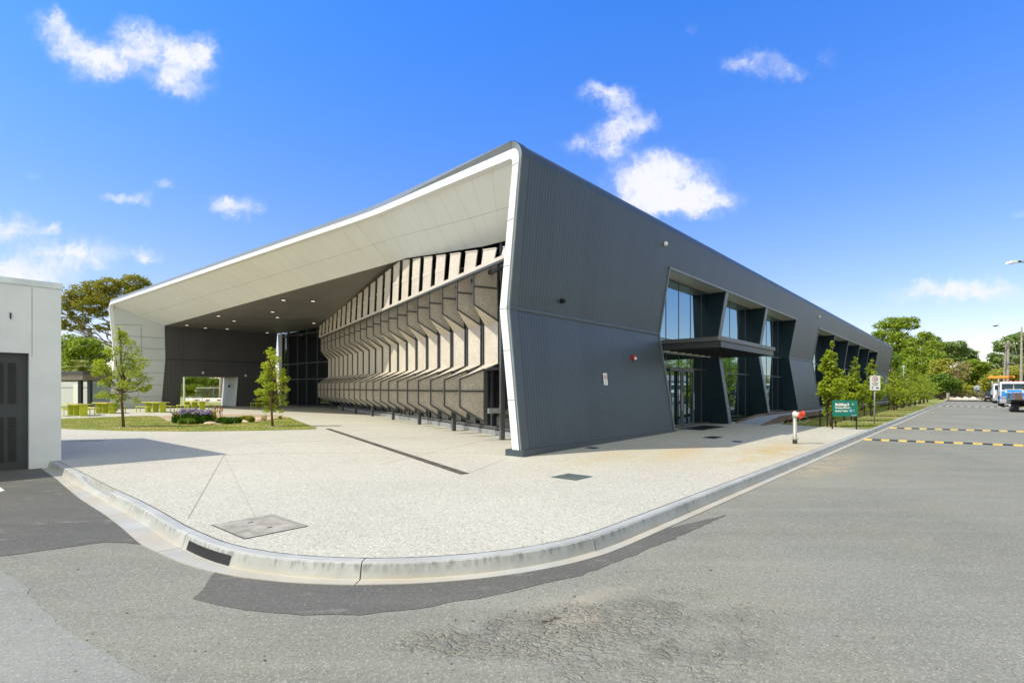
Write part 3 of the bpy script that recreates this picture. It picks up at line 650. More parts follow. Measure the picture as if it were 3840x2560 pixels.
for a0, a1, zb in ((-.03, 8.76, .16), (27.0, 33.4, .16), (64.1, 77.8, .16)):
    pl = MB(); pl.prism([AB(a0, -.04, -.05), AB(a0, -.04, zb), AB(a0, .3, zb), AB(a0, .3, -.05)], tuple(np.array(AB(a1, 0))-np.array(AB(a0, 0)))); bpart('plinth', pl, M['clad_flat'])
tr = MB()
w = .07
def jamb(fe, s, z0=.13, z1=6.02):
    for a_, b_ in ((z0, ZF-.031), (ZF+.071, z1)):
        stripf(tr, (lambda z: fe(z)-w) if s < 0 else fe, fe if s < 0 else (lambda z: fe(z)+w), a_, b_, .03)
jamb(edges[0][1], -1); jamb(edges[1][0], 1); jamb(edges[1][1], -1, .4); jamb(edges[2][0], 1, .4)
stripf(tr, lambda z: 8.52, lambda z: 27.07, 6.021, 6.10, .05); stripf(tr, lambda z: 33.4, lambda z: 64.55, 6.021, 6.10, .05)
bpart('opening_trim', tr, plain('opening_trim', (.17, .19, .22), .4, .1, .05))
# opening reveals, soffits and glazing
GB = .90
def reveal(mb, fe, z0, z1):
    zs = sorted([z0, ZF, z1])
    for i in range(2): mb.poly([S(fe(zs[i]), zs[i]), AB(fe(zs[i]), GB+.3, zs[i]), AB(fe(zs[i+1]), GB+.3, zs[i+1]), S(fe(zs[i+1]), zs[i+1])])
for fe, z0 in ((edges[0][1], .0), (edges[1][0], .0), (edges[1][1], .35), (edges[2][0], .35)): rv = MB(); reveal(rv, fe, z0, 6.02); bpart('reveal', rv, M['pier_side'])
for a0, a1 in ((8.55, 27.0), (33.45, 64.5)):
    so = MB(); so.prism([AB(a0, .16, 6.019), AB(a0, GB+.35, 6.019), AB(a1, GB+.35, 6.019), AB(a1, .16, 6.019)], (0, 0, .05)); bpart('recess_soffit', so, M['soffit_bay'])
# piers of the entrance bays: slim folded blades
def pier(a_b, a_f, a_t, wd, z0, name='pier'):
    m = MB(); fr = MB()
    fe = E(a_t, a_f, a_b)
    for za, zb in ((z0, ZF), (ZF, 6.018)):
        q = [S(fe(za), za, -.0), S(fe(za)+wd, za, -.0), S(fe(zb)+wd, zb, -.0), S(fe(zb), zb, -.0)]
        k = [AB(fe(za), GB+.02, za), AB(fe(za)+wd, GB+.02, za), AB(fe(zb)+wd, GB+.02, zb), AB(fe(zb), GB+.02, zb)]
        m.add(q+k, [(0, 3, 7, 4), (1, 5, 6, 2), (0, 4, 5, 1), (3, 2, 6, 7)])
        stripf(fr, fe, lambda z: fe(z)+wd, za, zb, .02)
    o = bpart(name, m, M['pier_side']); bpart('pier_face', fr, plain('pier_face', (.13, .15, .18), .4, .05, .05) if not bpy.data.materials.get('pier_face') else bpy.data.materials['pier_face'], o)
    return o
p1 = pier(14.42, 14.0, 14.42, .36, .1); p2 = pier(20.6, 20.05, 20.52, .38, .3)
for a in (39.3, 45.5, 51.7, 58.0): pier(a, a-.65, a, .13, .35, 'fin')
# wall lights on the pier sides
for (a, z) in ((14.40, 2.0), (20.56, 2.0)):
    m = MB(); m.box(AB(a-.06, .62, z), (.1, .12, .26), ANG1); bpart('wall_light', m, M['black'])
for (a, z) in ((26.95-.0, 2.0),):
    m = MB(); m.box(AB(a-.05, .7, z), (.1, .12, .26), ANG1); bpart('wall_light', m, M['black'])
def window(a0, a1, z0, z1, mulls, trans, name='window', mat='glass'):
    fr = MB()
    xs = sorted(set([a0, a1]+list(mulls)))
    for a in xs: fr.box(AB(a, GB-.004, (z0+z1)/2), (.035, .02, z1-z0), ANG1)
    for z in [z0+.04]+list(trans)+[z1-.03]:
        for x0, x1 in zip(xs[:-1], xs[1:]): fr.box(AB((x0+x1)/2, GB-.008, z), (x1-x0-.035, .03, .055), ANG1)
    o = bpart(name, fr, M['mid_metal'])
    g = MB(); g.prism([AB(a0, GB, z0), AB(a1, GB, z0), AB(a1, GB, z1), AB(a0, GB, z1)], tuple(np.array(AB(0, .03))-np.array(AB(0, 0)))); bpart('glass', g, M[mat], o)
    return o
window(8.3, 14.6, .12, 6.018, [9.9, 11.1, 12.3, 13.5], [2.52, 3.25, 3.62])
window(14.75, 20.7, .12, 6.018, [15.95, 17.15, 18.35, 19.55], [2.45, 3.62])
window(20.95, 27.3, .35, 6.018, [22.15, 23.35, 24.55, 25.75], [2.45, 3.62])
for a0, a1 in ((33.0, 39.3), (39.42, 45.5), (45.63, 51.7), (51.83, 58), (58.13, 64.7)): window(a0, a1, .35, 6.018, [(a0+a1)/2], [3.62])
# glazed entrance doors standing in front of the first window
for a0 in (9.95, 11.15):
    m = MB(); z0, z1 = .13, 2.48
    for a in (a0+.05, a0+1.1): m.box(AB(a, GB-.13, (z0+z1)/2), (.09, .06, z1-z0), ANG1)
    for z in (z0+.06, z1-.05): m.box(AB(a0+.575, GB-.13, z), (.96, .06, .1), ANG1)
    d = bpart('entrance_door', m, M['mid_metal'])
    m = MB(); m.tube([AB(a0+.98, GB-.22, .8), AB(a0+.98, GB-.22, 1.5)], .018); bpart('handle', m, M['galv'], d)
m = MB(); m.box(AB(11.2, -.05, .128), (2.4, .9, .012), ANG1); bpart('door_mat', m, M['black'])
m = MB(); m.prism([AB(8.76, .05, .02), AB(14.4, .05, .02), AB(14.4, GB, .02), AB(8.76, GB, .02)], (0, 0, .10)); bpart('threshold', m, M['conc_lid'])
# entrance canopy
cz = 3.42; ca0, ca1, cb = 8.35, 15.1, -1.72
cp = MB()
def slab(mb, a0, a1, b0, b1, z0, z1): mb.prism([AB(a0, b0, z0), AB(a1, b0, z0), AB(a1, b1, z0), AB(a0, b1, z0)], (0, 0, z1-z0))
cz = 3.44
slab(cp, 8.36, 14.75, -1.82, .42, cz-.14, cz)
cano = bpart('entrance_canopy', cp, M['mid_metal'])
m = MB()
slab(m, 8.42, 14.69, -1.76, -1.70, cz-.36, cz-.141); slab(m, 8.42, 8.48, -1.69, .42, cz-.36, cz-.141); slab(m, 14.63, 14.69, -1.69, .42, cz-.36, cz-.141)
bpart('canopy_fascia', m, M['dark_metal'], cano)
for k in range(8):
    m = MB(); a = 9.1+k*.72; slab(m, a, a+.06, -1.69, GB-.08, cz-.34, cz-.142); bpart('canopy_beam', m, M['dark_metal'], cano)
for k in range(7):
    m = MB(); c = AB(9.46+k*.72, -1.1, cz-.147); m.lathe((c[0], c[1], c[2]), [(.09, 0), (.09, .004)], 10); bpart('canopy_downlight', m, M['white'], cano)
m = MB(); slab(m, 8.5, 14.4, GB-.2, GB-.08, cz-.36, cz-.26); bpart('canopy_bearer', m, M['soffit_bay'], cano)
# small wall fittings
def wallpt(a, z, out): return AB(a, bf(z)-out, z)
m = MB(); 
import sys
def wall_uv(u, v):
    z = 3.
    for i in range(40):
        b = bf(z); r_ = (u-CX)/F; a = (r_*(C0[1]+b*d2[1])-C0[0]-b*d2[0])/(d1[0]-r_*d1[1]); Y = C0[1]+a*d1[1]+b*d2[1]; z = H+(HY-v)/F*Y
    return a, z
a, z = wall_uv(2103, 1129); m = MB(); m.box(wallpt(a, z, .06), (.1, .12, .11), ANG1); m.box(wallpt(a, z-.02, .13), (.05, .07, .05), ANG1); bpart('wall_light', m, M['black'])
for u, v in ((2492, 915), (3070, 1188)):  # round white camera near the entrance, unidentified white dot farther along
    a, z = wall_uv(u, v); m = MB(); m.ball(wallpt(a, z, .04), .085, 10, 8); bpart('wall_dome', m, M['white'])
a, z = wall_uv(2371, 1341); m = MB(); m.box(wallpt(a, z, .05), (.13, .09, .16), ANG1); red = plain('red_plastic', (.45, .02, .03), .4); o = bpart('fire_alarm_bell', m, red)
m = MB(); c = wallpt(a, z-.03, .11); m.ball(c, .05, 8, 6); bpart('strobe_lens', m, M['white'], o)
a, z = wall_uv(2268, 1421); m = MB(); m.box(wallpt(a, z, .02), (.22, .01, .36), ANG1, rx=-.11); sg = bpart('wall_sign', m, M['white'])
X1 = np.array([d1[0], d1[1], 0]); NO = np.array([-d2[0], -d2[1], 0]); UPW = np.array([d2[0]*.112, d2[1]*.112, 1.]); UPW /= np.linalg.norm(UPW)
def wloc(a, z, x, y, o): return tuple(np.array(wallpt(a, z, .028))+X1*x+UPW*y+NO*o)
m = MB(); n_ = 20
ring = []
for k in range(n_):
    t0, t1 = 2*math.pi*k/n_, 2*math.pi*(k+1)/n_
    m.poly([wloc(a, z, r_*math.cos(t), .06+r_*math.sin(t), .004) for r_, t in ((.085, t0), (.085, t1), (.07, t1), (.07, t0))])
m.poly([wloc(a, z, x, y, .0045) for x, y in ((-.055, .11), (-.045, .12), (.055, .01), (.045, .0))])
bpart('prohibition_ring', m, red, sg)
for hw, y0, y1 in ((.04, .05, .068), (.05, -.072, -.06), (.07, -.112, -.10), (.04, -.147, -.135)):
    m = MB(); m.poly([wloc(a, z, x, y, .002) for x, y in ((-hw, y0), (hw, y0), (hw, y1), (-hw, y1))]); bpart('lettering', m, M['black'], sg)

# ---- front frame: roof edge band, white band and jambs
K1 = np.array(at(1411, 766.7, 22.8)); K2 = np.array(at(1319, 802, 25.0)); LT = np.array(at(409, 1122, 47.5))
fdir = (np.array([.25, 12.89])-LT[:2]); fdir /= np.linalg.norm(fdir)          # from the far wing back towards the near corner
LF = np.array(at(427, 1341, 47.5)); LB = np.array(at(412, 1536, 47.5)); LB[2] = 0
LT0 = np.array(at(406, 1127, 47.5))
F3 = np.array([fdir[0], fdir[1], 0]); D23 = np.array([d2[0], d2[1], 0.])
def rail(jw, rw, lw):
    """polyline of the frame, inset by jw (near jamb), rw (roof), lw (far jamb)"""
    pts = [np.array(AB(0, 0+jw, .0)), np.array(AB(0, BF+jw, ZF)), np.array(AB(0, -.03+jw, ZT-rw)), K1-[0, 0, rw], K2-[0, 0, rw], LT0+[0, 0, 0]-np.array([0, 0, rw])+F3*lw, LF+F3*lw, LB+F3*lw]
    return pts
def fillet(a, c, b, r, n=8):
    u = (a-c)/np.linalg.norm(a-c); v = (b-c)/np.linalg.norm(b-c); p0 = c+u*r; p1 = c+v*r
    return [p0*(1-t)**2+2*c*t*(1-t)+p1*t*t for t in np.linspace(0, 1, n)]
def rounded(pts, rn, rl):
    out = [pts[0], pts[1]]+fillet(pts[1], pts[2], pts[3], rn)+fillet(pts[2], pts[3], pts[4], .8, 4)+fillet(pts[3], pts[4], pts[5], .8, 4)+fillet(pts[4], pts[5], pts[6], rl)+[pts[6], pts[7]]
    return out
RO = rounded(rail(0, 0, 0), .46, 1.1); RO[2:10] = [np.array(AB(0, b_, z_)) for b_, z_ in arc_pts]; RM = rounded(rail(.085, .215, .08), .40, .9); RI = rounded(rail(.30, .44, .36), .2, .6)
def band(mb, A, B, back=0.0, lo=0, hi=None):
    for i in range(lo, (hi or len(A))-1):
        mb.poly([tuple(A[i]), tuple(A[i+1]), tuple(B[i+1]), tuple(B[i])])
m = MB(); band(m, RO, RM); 
dep = np.array([d1[0], d1[1], 0])*.10
RO2 = [p+dep*3 for p in RO]; band(m, RO, RO2)
bpart('roof_edge', m, M['metal_grey'])
fw = np.array([-d1[0], -d1[1], 0])*.03
m = MB(); RMf = [p+fw for p in RM]; RIf = [p+fw for p in RI]
RMf[0] = RMf[0]+[0, 0, .16]; RIf[0] = RIf[0]+[0, 0, .16]
band(m, RMf, RIf); band(m, RMf, RM); RIb = [p+np.array([d1[0], d1[1], 0])*.25 for p in RI]; band(m, RIf, RIb)
bpart('white_frame', m, M['white'])
# joints in the white frame
m = MB()
def jt(i, f):
    a_ = RMf[i]*(1-f)+RMf[i+1]*f; b_ = RIf[i]*(1-f)+RIf[i+1]*f; t_ = (RMf[i+1]-RMf[i]); t_ = t_/np.linalg.norm(t_)*.006
    o_ = fw*.15; m.poly([tuple(a_-t_+o_), tuple(a_+t_+o_), tuple(b_+t_+o_), tuple(b_-t_+o_)])
for i, f in ((0, .35), (0, .7), (1, .0), (1, .3), (1, .62), (2, .02), (8, .98)): jt(i, f)
seg = [(9, 10)]
for f in np.linspace(.12, .95, 7): jt(9, f)
i_long = max(range(10, len(RMf)-3), key=lambda i: np.linalg.norm(RMf[i+1]-RMf[i]))
for f in np.linspace(.03, .97, 30): jt(i_long, f)
bpart('frame_joint', m, M['joint'])
# plinth return on the near jamb
m = MB(); m.prism([AB(-.035, -.045, -.05), AB(-.035, .52, -.05), AB(.6, .52, -.05), AB(.6, -.045, -.05)], (0, 0, .205)); bpart('plinth', m, M['clad_flat'])
# ---- soffit between the frame and the dark ceiling
Q1 = np.array(at(617, 1221, 50)); C1 = np.array(at(1458, 989, 26.9)); CM = np.array(at(1523.5, 968, 24.2)); RR = np.array(at(1906, 900, 17.0)); 
Q2 = np.array(at(1040, 1251, 57)); Q3 = np.array(at(1262, 1222, 51)); CF = np.array(at(1246, 1186, 42.2)); 
ix = [i for i in range(len(RIb))]
F_pts = [RIb[9], RIb[13], RIb[17], RIb[i_long+1]]
n0 = RIb[9]; cpt = np.array(rail(.30, .44, .36)[5])+np.array([d1[0], d1[1], 0])*.25; n1 = K1-np.array([0, 0, .44])+np.array([d1[0], d1[1], 0])*.25; n2 = K2-np.array([0, 0, .44])+np.array([d1[0], d1[1], 0])*.25; n3 = cpt
rowsF = [n0, n1, n2, n3]; rowsG = [RR, CM, C1, Q1]
R2 = np.array(at(1815, 923, 18.2)); R3 = np.array(at(1640, 951, 21.3))
m = MB(); jm = MB()
def soff(Fp, Gp, n, jn):
    for i in range(n):
        for k in range(4):
            def P_(s_, t_): return (Fp[0]*(1-s_)+Fp[1]*s_)*(1-t_)+(Gp(s_))*t_
            a_, b_, c_, d_ = P_(i/n, k/4), P_((i+1)/n, k/4), P_((i+1)/n, (k+1)/4), P_(i/n, (k+1)/4)
            m.poly([tuple(a_), tuple(b_), tuple(c_), tuple(d_)])
    def P2(s_, t_): return (Fp[0]*(1-s_)+Fp[1]*s_)*(1-t_)+(Gp(s_))*t_
    for j in range(jn+1):
        s_ = j/jn; wdt = .007/np.linalg.norm(Fp[1]-Fp[0]); pp = []
        for t_ in np.linspace(0, 1, 9): pp.append(P2(min(1, s_+wdt), t_)-[0, 0, .004])
        for t_ in np.linspace(1, 0, 9): pp.append(P2(max(0, s_-wdt), t_)-[0, 0, .004])
        for q_ in range(8): jm.poly([tuple(pp[q_]), tuple(pp[q_+1]), tuple(pp[16-q_]), tuple(pp[17-q_])])
    for i in range(n):
        tt = .50; wv = .009
        jm.poly([tuple(P2(i/n, tt-wv/3)-[0, 0, .005]), tuple(P2((i+1)/n, tt-wv/3)-[0, 0, .005]), tuple(P2((i+1)/n, tt+wv/3)-[0, 0, .005]), tuple(P2(i/n, tt+wv/3)-[0, 0, .005])])
def lerp(a, b): return lambda s: a*(1-s)+b*s
def Gnear(s):
    pts = [RR, R2, R3, CM]; k = min(2, int(s*3)); f = s*3-k; return pts[k]*(1-f)+pts[k+1]*f
soff((n0, n1), Gnear, 12, 9); soff((n1, n2), lerp(CM, C1), 4, 2); soff((n2, n3), lerp(C1, Q1), 30, 30)
bpart('soffit', m, M['soffit'], smooth=True); bpart('soffit_joint', jm, plain('soffit_joint', (.48, .47, .44), .8))
# wing wall (light panels) at the far end
wf = MB()
lt_i, lf_i, lb_i = RIb[i_long+1], LF+F3*.36+np.array([d1[0], d1[1], 0])*.25, LB+F3*.36+np.array([d1[0], d1[1], 0])*.25
corner = RIb[-3] if True else None
QF = np.array(at(620, 1346, 50)); QB = np.array(at(604, 1528, 50)); QB[2] = 0
topL = RIb[-3]
wing_in = [lt_i, topL, lf_i, lb_i]
n_lt = n3
wf.poly([tuple(n3), tuple(Q1), tuple(QF), tuple(lf_i)]) ; wf.poly([tuple(lf_i), tuple(QF), tuple(QB), tuple(lb_i)])
# fill of the rounded corner
wf.poly([tuple(cpt)]+[tuple(RIb[i]-np.array([d1[0], d1[1], 0])*.002) for i in range(len(RIb)-3, i_long, -1)])
bpart('wing_wall', wf, M['wing'], label='pale grey panelled wall at the far end of the courtyard')
jm = MB()
def seam(a_, b_, w_=.012, off=.01):
    a_ = np.array(a_); b_ = np.array(b_); t_ = (b_-a_)/np.linalg.norm(b_-a_); n_ = np.array([t_[2]*.0, 0, 1.]) if abs(t_[2]) < .8 else np.array([1., 0, 0]); 
    o_ = -np.array([0.35, .93, 0])*off
    jm.poly([tuple(a_-n_*w_+o_), tuple(b_-n_*w_+o_), tuple(b_+n_*w_+o_), tuple(a_+n_*w_+o_)])
def wl(s, z):      # point on the wing wall, s from outer (0) to inner (1)
    if z > LF[2]:
        L_ = lf_i+(n3-lf_i)*(z-lf_i[2])/(n3[2]-lf_i[2]); R_ = QF+(Q1-QF)*min(1, (z-QF[2])/(Q1[2]-QF[2]))
        R_ = QF+(Q1-QF)*(z-QF[2])/(Q1[2]-QF[2])
    else:
        L_ = lb_i+(lf_i-lb_i)*z/lf_i[2]; R_ = QB+(QF-QB)*z/QF[2]
    return L_*(1-s)+R_*s
for z in (1.05, 2.15, 3.25, 4.4, 5.45, 6.5): seam(wl(.02, z), wl(.99, z))
seam(wl(.02, 7.45), wl(.5, 7.6))
seam(wl(.47, 0.1), wl(.49, 4.4)); seam(wl(.49, 4.4), wl(.52, 7.7))
bpart('panel_seam', jm, M['joint'])
# outer side of the wing and the roof
m = MB(); back = np.array([d1[0], d1[1], 0]); bk2 = np.array([-.5, 8., 0])
LO = [LT0, LF, LB]
for a_, b_ in ((LT0, LF), (LF, LB)): m.poly([tuple(a_), tuple(b_), tuple(b_+bk2), tuple(a_+bk2)])
bpart('wing_outer_wall', m, M['clad'])
m = MB()
top = [RO[i]+back*.3 for i in range(2, i_long+2)]
near = [np.array(AB(.3, b, z)) for b, z in arc_pts][-1:]
far = [np.array(AB(79.2, arc_pts[-1][0], arc_pts[-1][1])), np.array(AB(79.2, 20, 7.9)), np.array(AB(30, 44, 8.6)), LT0+bk2]
ctr = np.array(AB(22, 14, 9.9))
ringp = [np.array(AB(0, arc_pts[-1][0], arc_pts[-1][1]))]+top[6:]+far[::-1]
for a_, b_ in zip(ringp, ringp[1:]+ringp[:1]): m.poly([tuple(a_), tuple(b_), tuple(ctr)])
bpart('roof', m, M['metal_grey'])
m = MB(); m.poly([AB(ae(z), bf(z), z) for z in (.1, ZF, 7.3)]+[AB(78, 20, 7.3), AB(78, 20, .1)]); m.poly([AB(78, 20, 0), AB(78, 20, 7.9), AB(30, 44, 8.6), AB(30, 44, 0)]); bpart('gable_wall', m, M['clad_flat'])
# inner face of the near jamb wall
m = MB()
for z0, z1 in ((0, ZF), (ZF, 7.2)):
    m.poly([AB(.25, bf(z0)+.30, z0), AB(.25, bf(z1)+.30, z1), AB(5.2, bf(z1)+.36, z1), AB(5.2, bf(z0)+.36, z0)])
bpart('jamb_inner_face', m, M['soffit_bay'])
# ---- dark ceiling with downlights
m = MB(); m.poly([tuple(p) for p in (Q1, C1, CM, np.array(TN(2, -.8, 8.05)), np.array(TN(34, -1.2, 8.0)), Q3, Q2)]) if False else None
cc = [Q1, C1, np.array(at(1500, 985, 27.6)), CF, np.array(at(1300, 1190, 46)), Q3, Q2]
m = MB(); ct = (Q1+C1+Q2+Q3)/4
ring4 = [Q1, C1, CF, Q3, Q2]
for a_, b_ in zip(ring4, ring4[1:]+ring4[:1]): m.poly([tuple(a_), tuple(b_), tuple(ct)])
CB = np.array(TN(34, -1.5, 8.0)); m.poly([tuple(C1), tuple(CF), TN(30, -1.5, CF[2]), TN(11, -1.5, C1[2])]); m.poly([tuple(CF), tuple(Q3), TN(37, -1.5, Q3[2]), TN(30, -1.5, CF[2])])
bpart('ceiling', m, M['ceiling'])
# ceiling plane fit for the downlights
A_ = np.array([[p[0], p[1], 1] for p in (Q1, C1, Q2, Q3)]); co = np.linalg.lstsq(A_, np.array([p[2] for p in (Q1, C1, Q2, Q3)]), rcond=None)[0]
def ceil_uv(u, v):
    d = np.array([(u-CX)/F, 1, (HY-v)/F]); t = (co[2]-H)/(d[2]-co[0]*d[0]-co[1]*d[1]); return np.array([0, 0, H])+d*t
M['lamp'] = plain('downlight_lens', (.85, .82, .7), .4)
nt_ = M['lamp'].node_tree; pb = [x for x in nt_.nodes if x.type == 'BSDF_PRINCIPLED'][0]; pb.inputs['Emission Color'].default_value = (1, .93, .75, 1); pb.inputs['Emission Strength'].default_value = .5
for x, y in ((1953,298),(2157,305),(2204,355),(1878,380),(1506,408),(1912,418),(1613,443),(1288,472),(1415,491),(1565,498),(1842,524),(2163,458)):
    p = ceil_uv(x*.5442, 960+y*.5442)
    m = MB(); m.box((p[0], p[1], p[2]-.03), (.42, .42, .05), ANGE); o = bpart('downlight', m, M['mid_metal'])
    m = MB(); m.lathe((p[0], p[1], p[2]-.075), [(.13, 0), (.13, .02)], 12); bpart('downlight_lens', m, M['lamp'], o)
# ---- dark back wall with the tunnel opening
W0B, W0F, W0T = QB, QF, Q1
W1B = np.array(at(1046, 1524, 57)); W1B[2] = 0; W1F = np.array(at(1032, 1362, 57)); W1T = Q2-[0, 0, 0]
def bw(s, z):
    if z <= W0F[2]: return (W0B+(W0F-W0B)*z/W0F[2])*(1-s)+(W1B+(W1F-W1B)*min(1, z/W1F[2]))*s
    f = (z-W0F[2])/(W0T[2]-W0F[2]); g = (z-W0F[2])/(W1T[2]-W0F[2]); return (W0F+(W0T-W0F)*f)*(1-s)+(W1F+(W1T-W1F)*g)*s
def bw_s(u, z):
    lo_, hi_ = 0., 1.
    for i in range(40):
        mid_ = (lo_+hi_)/2; p = bw(mid_, z)
        if CX+F*p[0]/p[1] < u: lo_ = mid_
        else: hi_ = mid_
    return lo_
ot = H+(HY-1411)/F*((bw(.35, 2.7))[1])
sl = bw_s(678, 1.5); sr_t = bw_s(893, ot); sr_b = bw_s(884, .05)
angw = math.atan2((W1B-W0B)[1], (W1B-W0B)[0])
M['backclad'] = corr('dark_ribbed_wall', (.09, .088, .092), -angw, .16, .03, .45)
m = MB()
def bq(s0, s1, z0, z1, s0b=None, s1b=None): m.poly([tuple(bw(s0, z0)), tuple(bw(s1, z0)), tuple(bw(s1b if s1b is not None else s1, z1)), tuple(bw(s0b if s0b is not None else s0, z1))])
zf = W0F[2]
bq(0, sl, 0, ot); bq(sr_b, 1, 0, ot, sr_t, 1); bq(0, 1, ot, zf); bq(0, 1, zf, Q1[2]-.001)
bpart('courtyard_wall', m, M['backclad'], label='dark ribbed wall at the back of the courtyard with a tunnel opening')
m = MB(); nrm = np.array([math.sin(angw), -math.cos(angw), 0]); bd = -nrm
m.prism([tuple(bw(0, zf)+nrm*.02-[0, 0, .05]), tuple(bw(1, zf)+nrm*.02-[0, 0, .05]), tuple(bw(1, zf)+nrm*.02+[0, 0, .05]), tuple(bw(0, zf)+nrm*.02+[0, 0, .05])], tuple(bd*.05)); bpart('wall_trim', m, M['dark_metal'])
dl = bd*4.5
m = MB()
TL, TRt, TRb, BLn = bw(sl, ot), bw(sr_t, ot), bw(sr_b, 0.), bw(sl, 0.)
m.poly([tuple(TL), tuple(TRt), tuple(TRt+dl), tuple(TL+dl)]); bpart('tunnel_ceiling', m, plain('tunnel_ceiling', (.3, .24, .18), .6, 0, .1, 1))
m = MB(); inner_r = bw_s(855, ot)
m.poly([tuple(TRb), tuple(TRt), tuple(TRt+dl*.98+np.array([-.4, 0, 0])), tuple(TRb+dl*.98+np.array([-.4, 0, 0]))]); bpart('tunnel_side', m, M['wing'])
m = MB(); c_ = (TRb+TRt)/2+dl*.4+np.array([-.3, -.05, 0]); m.box((c_[0], c_[1], 2.05), (.15, .15, .25)); bpart('wall_light', m, M['black'])
m = MB(); m.poly([tuple(BLn), tuple(TL), tuple(TL+dl), tuple(BLn+dl)]); bpart('tunnel_side', m, M['clad_flat'])
m = MB(); p = at(690, 1400, 62); m.box((p[0], p[1], 1.7), (.14, .14, 3.4)); bpart('tunnel_post', m, M['white'])
for u, v in ((762, 1397), (922, 1408)):
    s_ = bw_s(u, 3.); Yb = bw(s_, 3.)[1]; p = at(u, v, Yb-.12); m = MB(); m.ball(p, .12, 8, 6); bpart('dome_camera', m, M['white'])
# light jamb and glass wall at the back right
m = MB(); ga = np.array(at(1048, 1251, 57.2)); 
jp = [at(1042, 1252, 57.1), at(1058, 1252, 57.1), at(1055, 1530, 57.1), at(1051, 1530, 57.1)]
jp = [(p[0], p[1], max(0, p[2])) for p in jp]; m.prism(jp, (0, .3, 0)); bpart('light_jamb', m, M['wing'])
g0 = np.array([at(1056, 1300, 57.4)[0], 57.4]); g1 = np.array(TN(34.5, -1.2, 0)[:2])
m = MB(); m.prism([(*g0, 0), (*g1, 0), (*g1, 8.1), (*g0, 7.7)], (.0, .05, 0)); gw = bpart('courtyard_window', m, M['glass_dark'])
m = MB(); ang_g = math.atan2((g1-g0)[1], (g1-g0)[0]); Lg = np.linalg.norm(g1-g0)
ng = np.array([math.sin(ang_g), -math.cos(ang_g)])*.06
for f in (0, .13, .3, .45, .62, .8, .97):
    c = g0+(g1-g0)*f+ng; m.box((c[0], c[1], 3.9), (.09, .1, 7.8), ang_g)
for z in (.1, 2.75, 4.35, 7.3):
    c = (g0+g1)/2+ng*1.1; m.box((c[0], c[1], z), (Lg, .11, .1), ang_g)
bpart('window_frame', m, M['mid_metal'], gw)
# ---- glazed wall behind the sunshade
zt0, zt1 = 6.35, 8.05
m = MB(); m.prism([TN(-2.7, -.78, .2), TN(34.5, -.9, .2), TN(34.5, -.9, 8.0), TN(9, -.82, 7.9), TN(-2.7, -.78, 6.1)], tuple(-np.array(TN(0, .05, 0))+np.array(TN(0, 0, 0)))); fg = bpart('sunshade_window', m, M['glass_dark'])
m = MB()
for k in range(25): t = -2.2+k*1.5; m.box(TN(t, -.74, 3.3), (.06, .1, 6.2 if k < 4 else 6.8), ANGE)
for z in (.25, 2.6, 4.0): m.box(TN(16, -.73, z), (37.2, .11, .1), ANGE)
bpart('window_frame', m, M['mid_metal'], fg)
m = MB(); m.box(TN(16, -.7, .09), (37.2, .24, .17), ANGE); bpart('window_sill', m, M['galv'])
# dark steel behind the blades
m = MB()
for k in range(0, 12):
    t = -2.6+k*.0
for tk in [-2.75]+[.32+1.42*k+.0145*k*k for k in range(-1, 21)]:
    zt = min(6.35+.183*(tk+.3), 7.75) if tk < 9 else 7.75
    m.box(TN(tk-.16, -.12, (zt+1.)/2), (.14, .2, zt-1.), ANGE)
bpart('sunshade_mullion', m, M['dark_metal'])
m = MB()
for z, n_ in ((2.35, -.15), (4.2, -.15), (5.45, .3)): m.box(TN(15.7, n_, z), (37, .12, .12), ANGE)
bpart('sunshade_girt', m, M['dark_metal'])
for k, (u, v) in enumerate(((1883,1648.8),(1702,1615),(1573,1591),(1474.5,1573.6),(1397,1560),(1335,1549),(1285,1539),(1243,1531))):
    p = G(u, v); m = MB(); zt = 4.1 if k == 0 else 2.3; m.box((p[0], p[1], zt/2), (.14, .14, zt), ANGE); o = bpart('sunshade_post', m, M['mid_metal'])
    m = MB(); q = np.array(p)+np.array([en[0], en[1], 0])*.25; m.box((q[0], q[1], 1.05 if k else .95), (.1, .5, .16), ANGE); bpart('post_bracket', m, M['galv'] if k == 0 else M['mid_metal'], o)
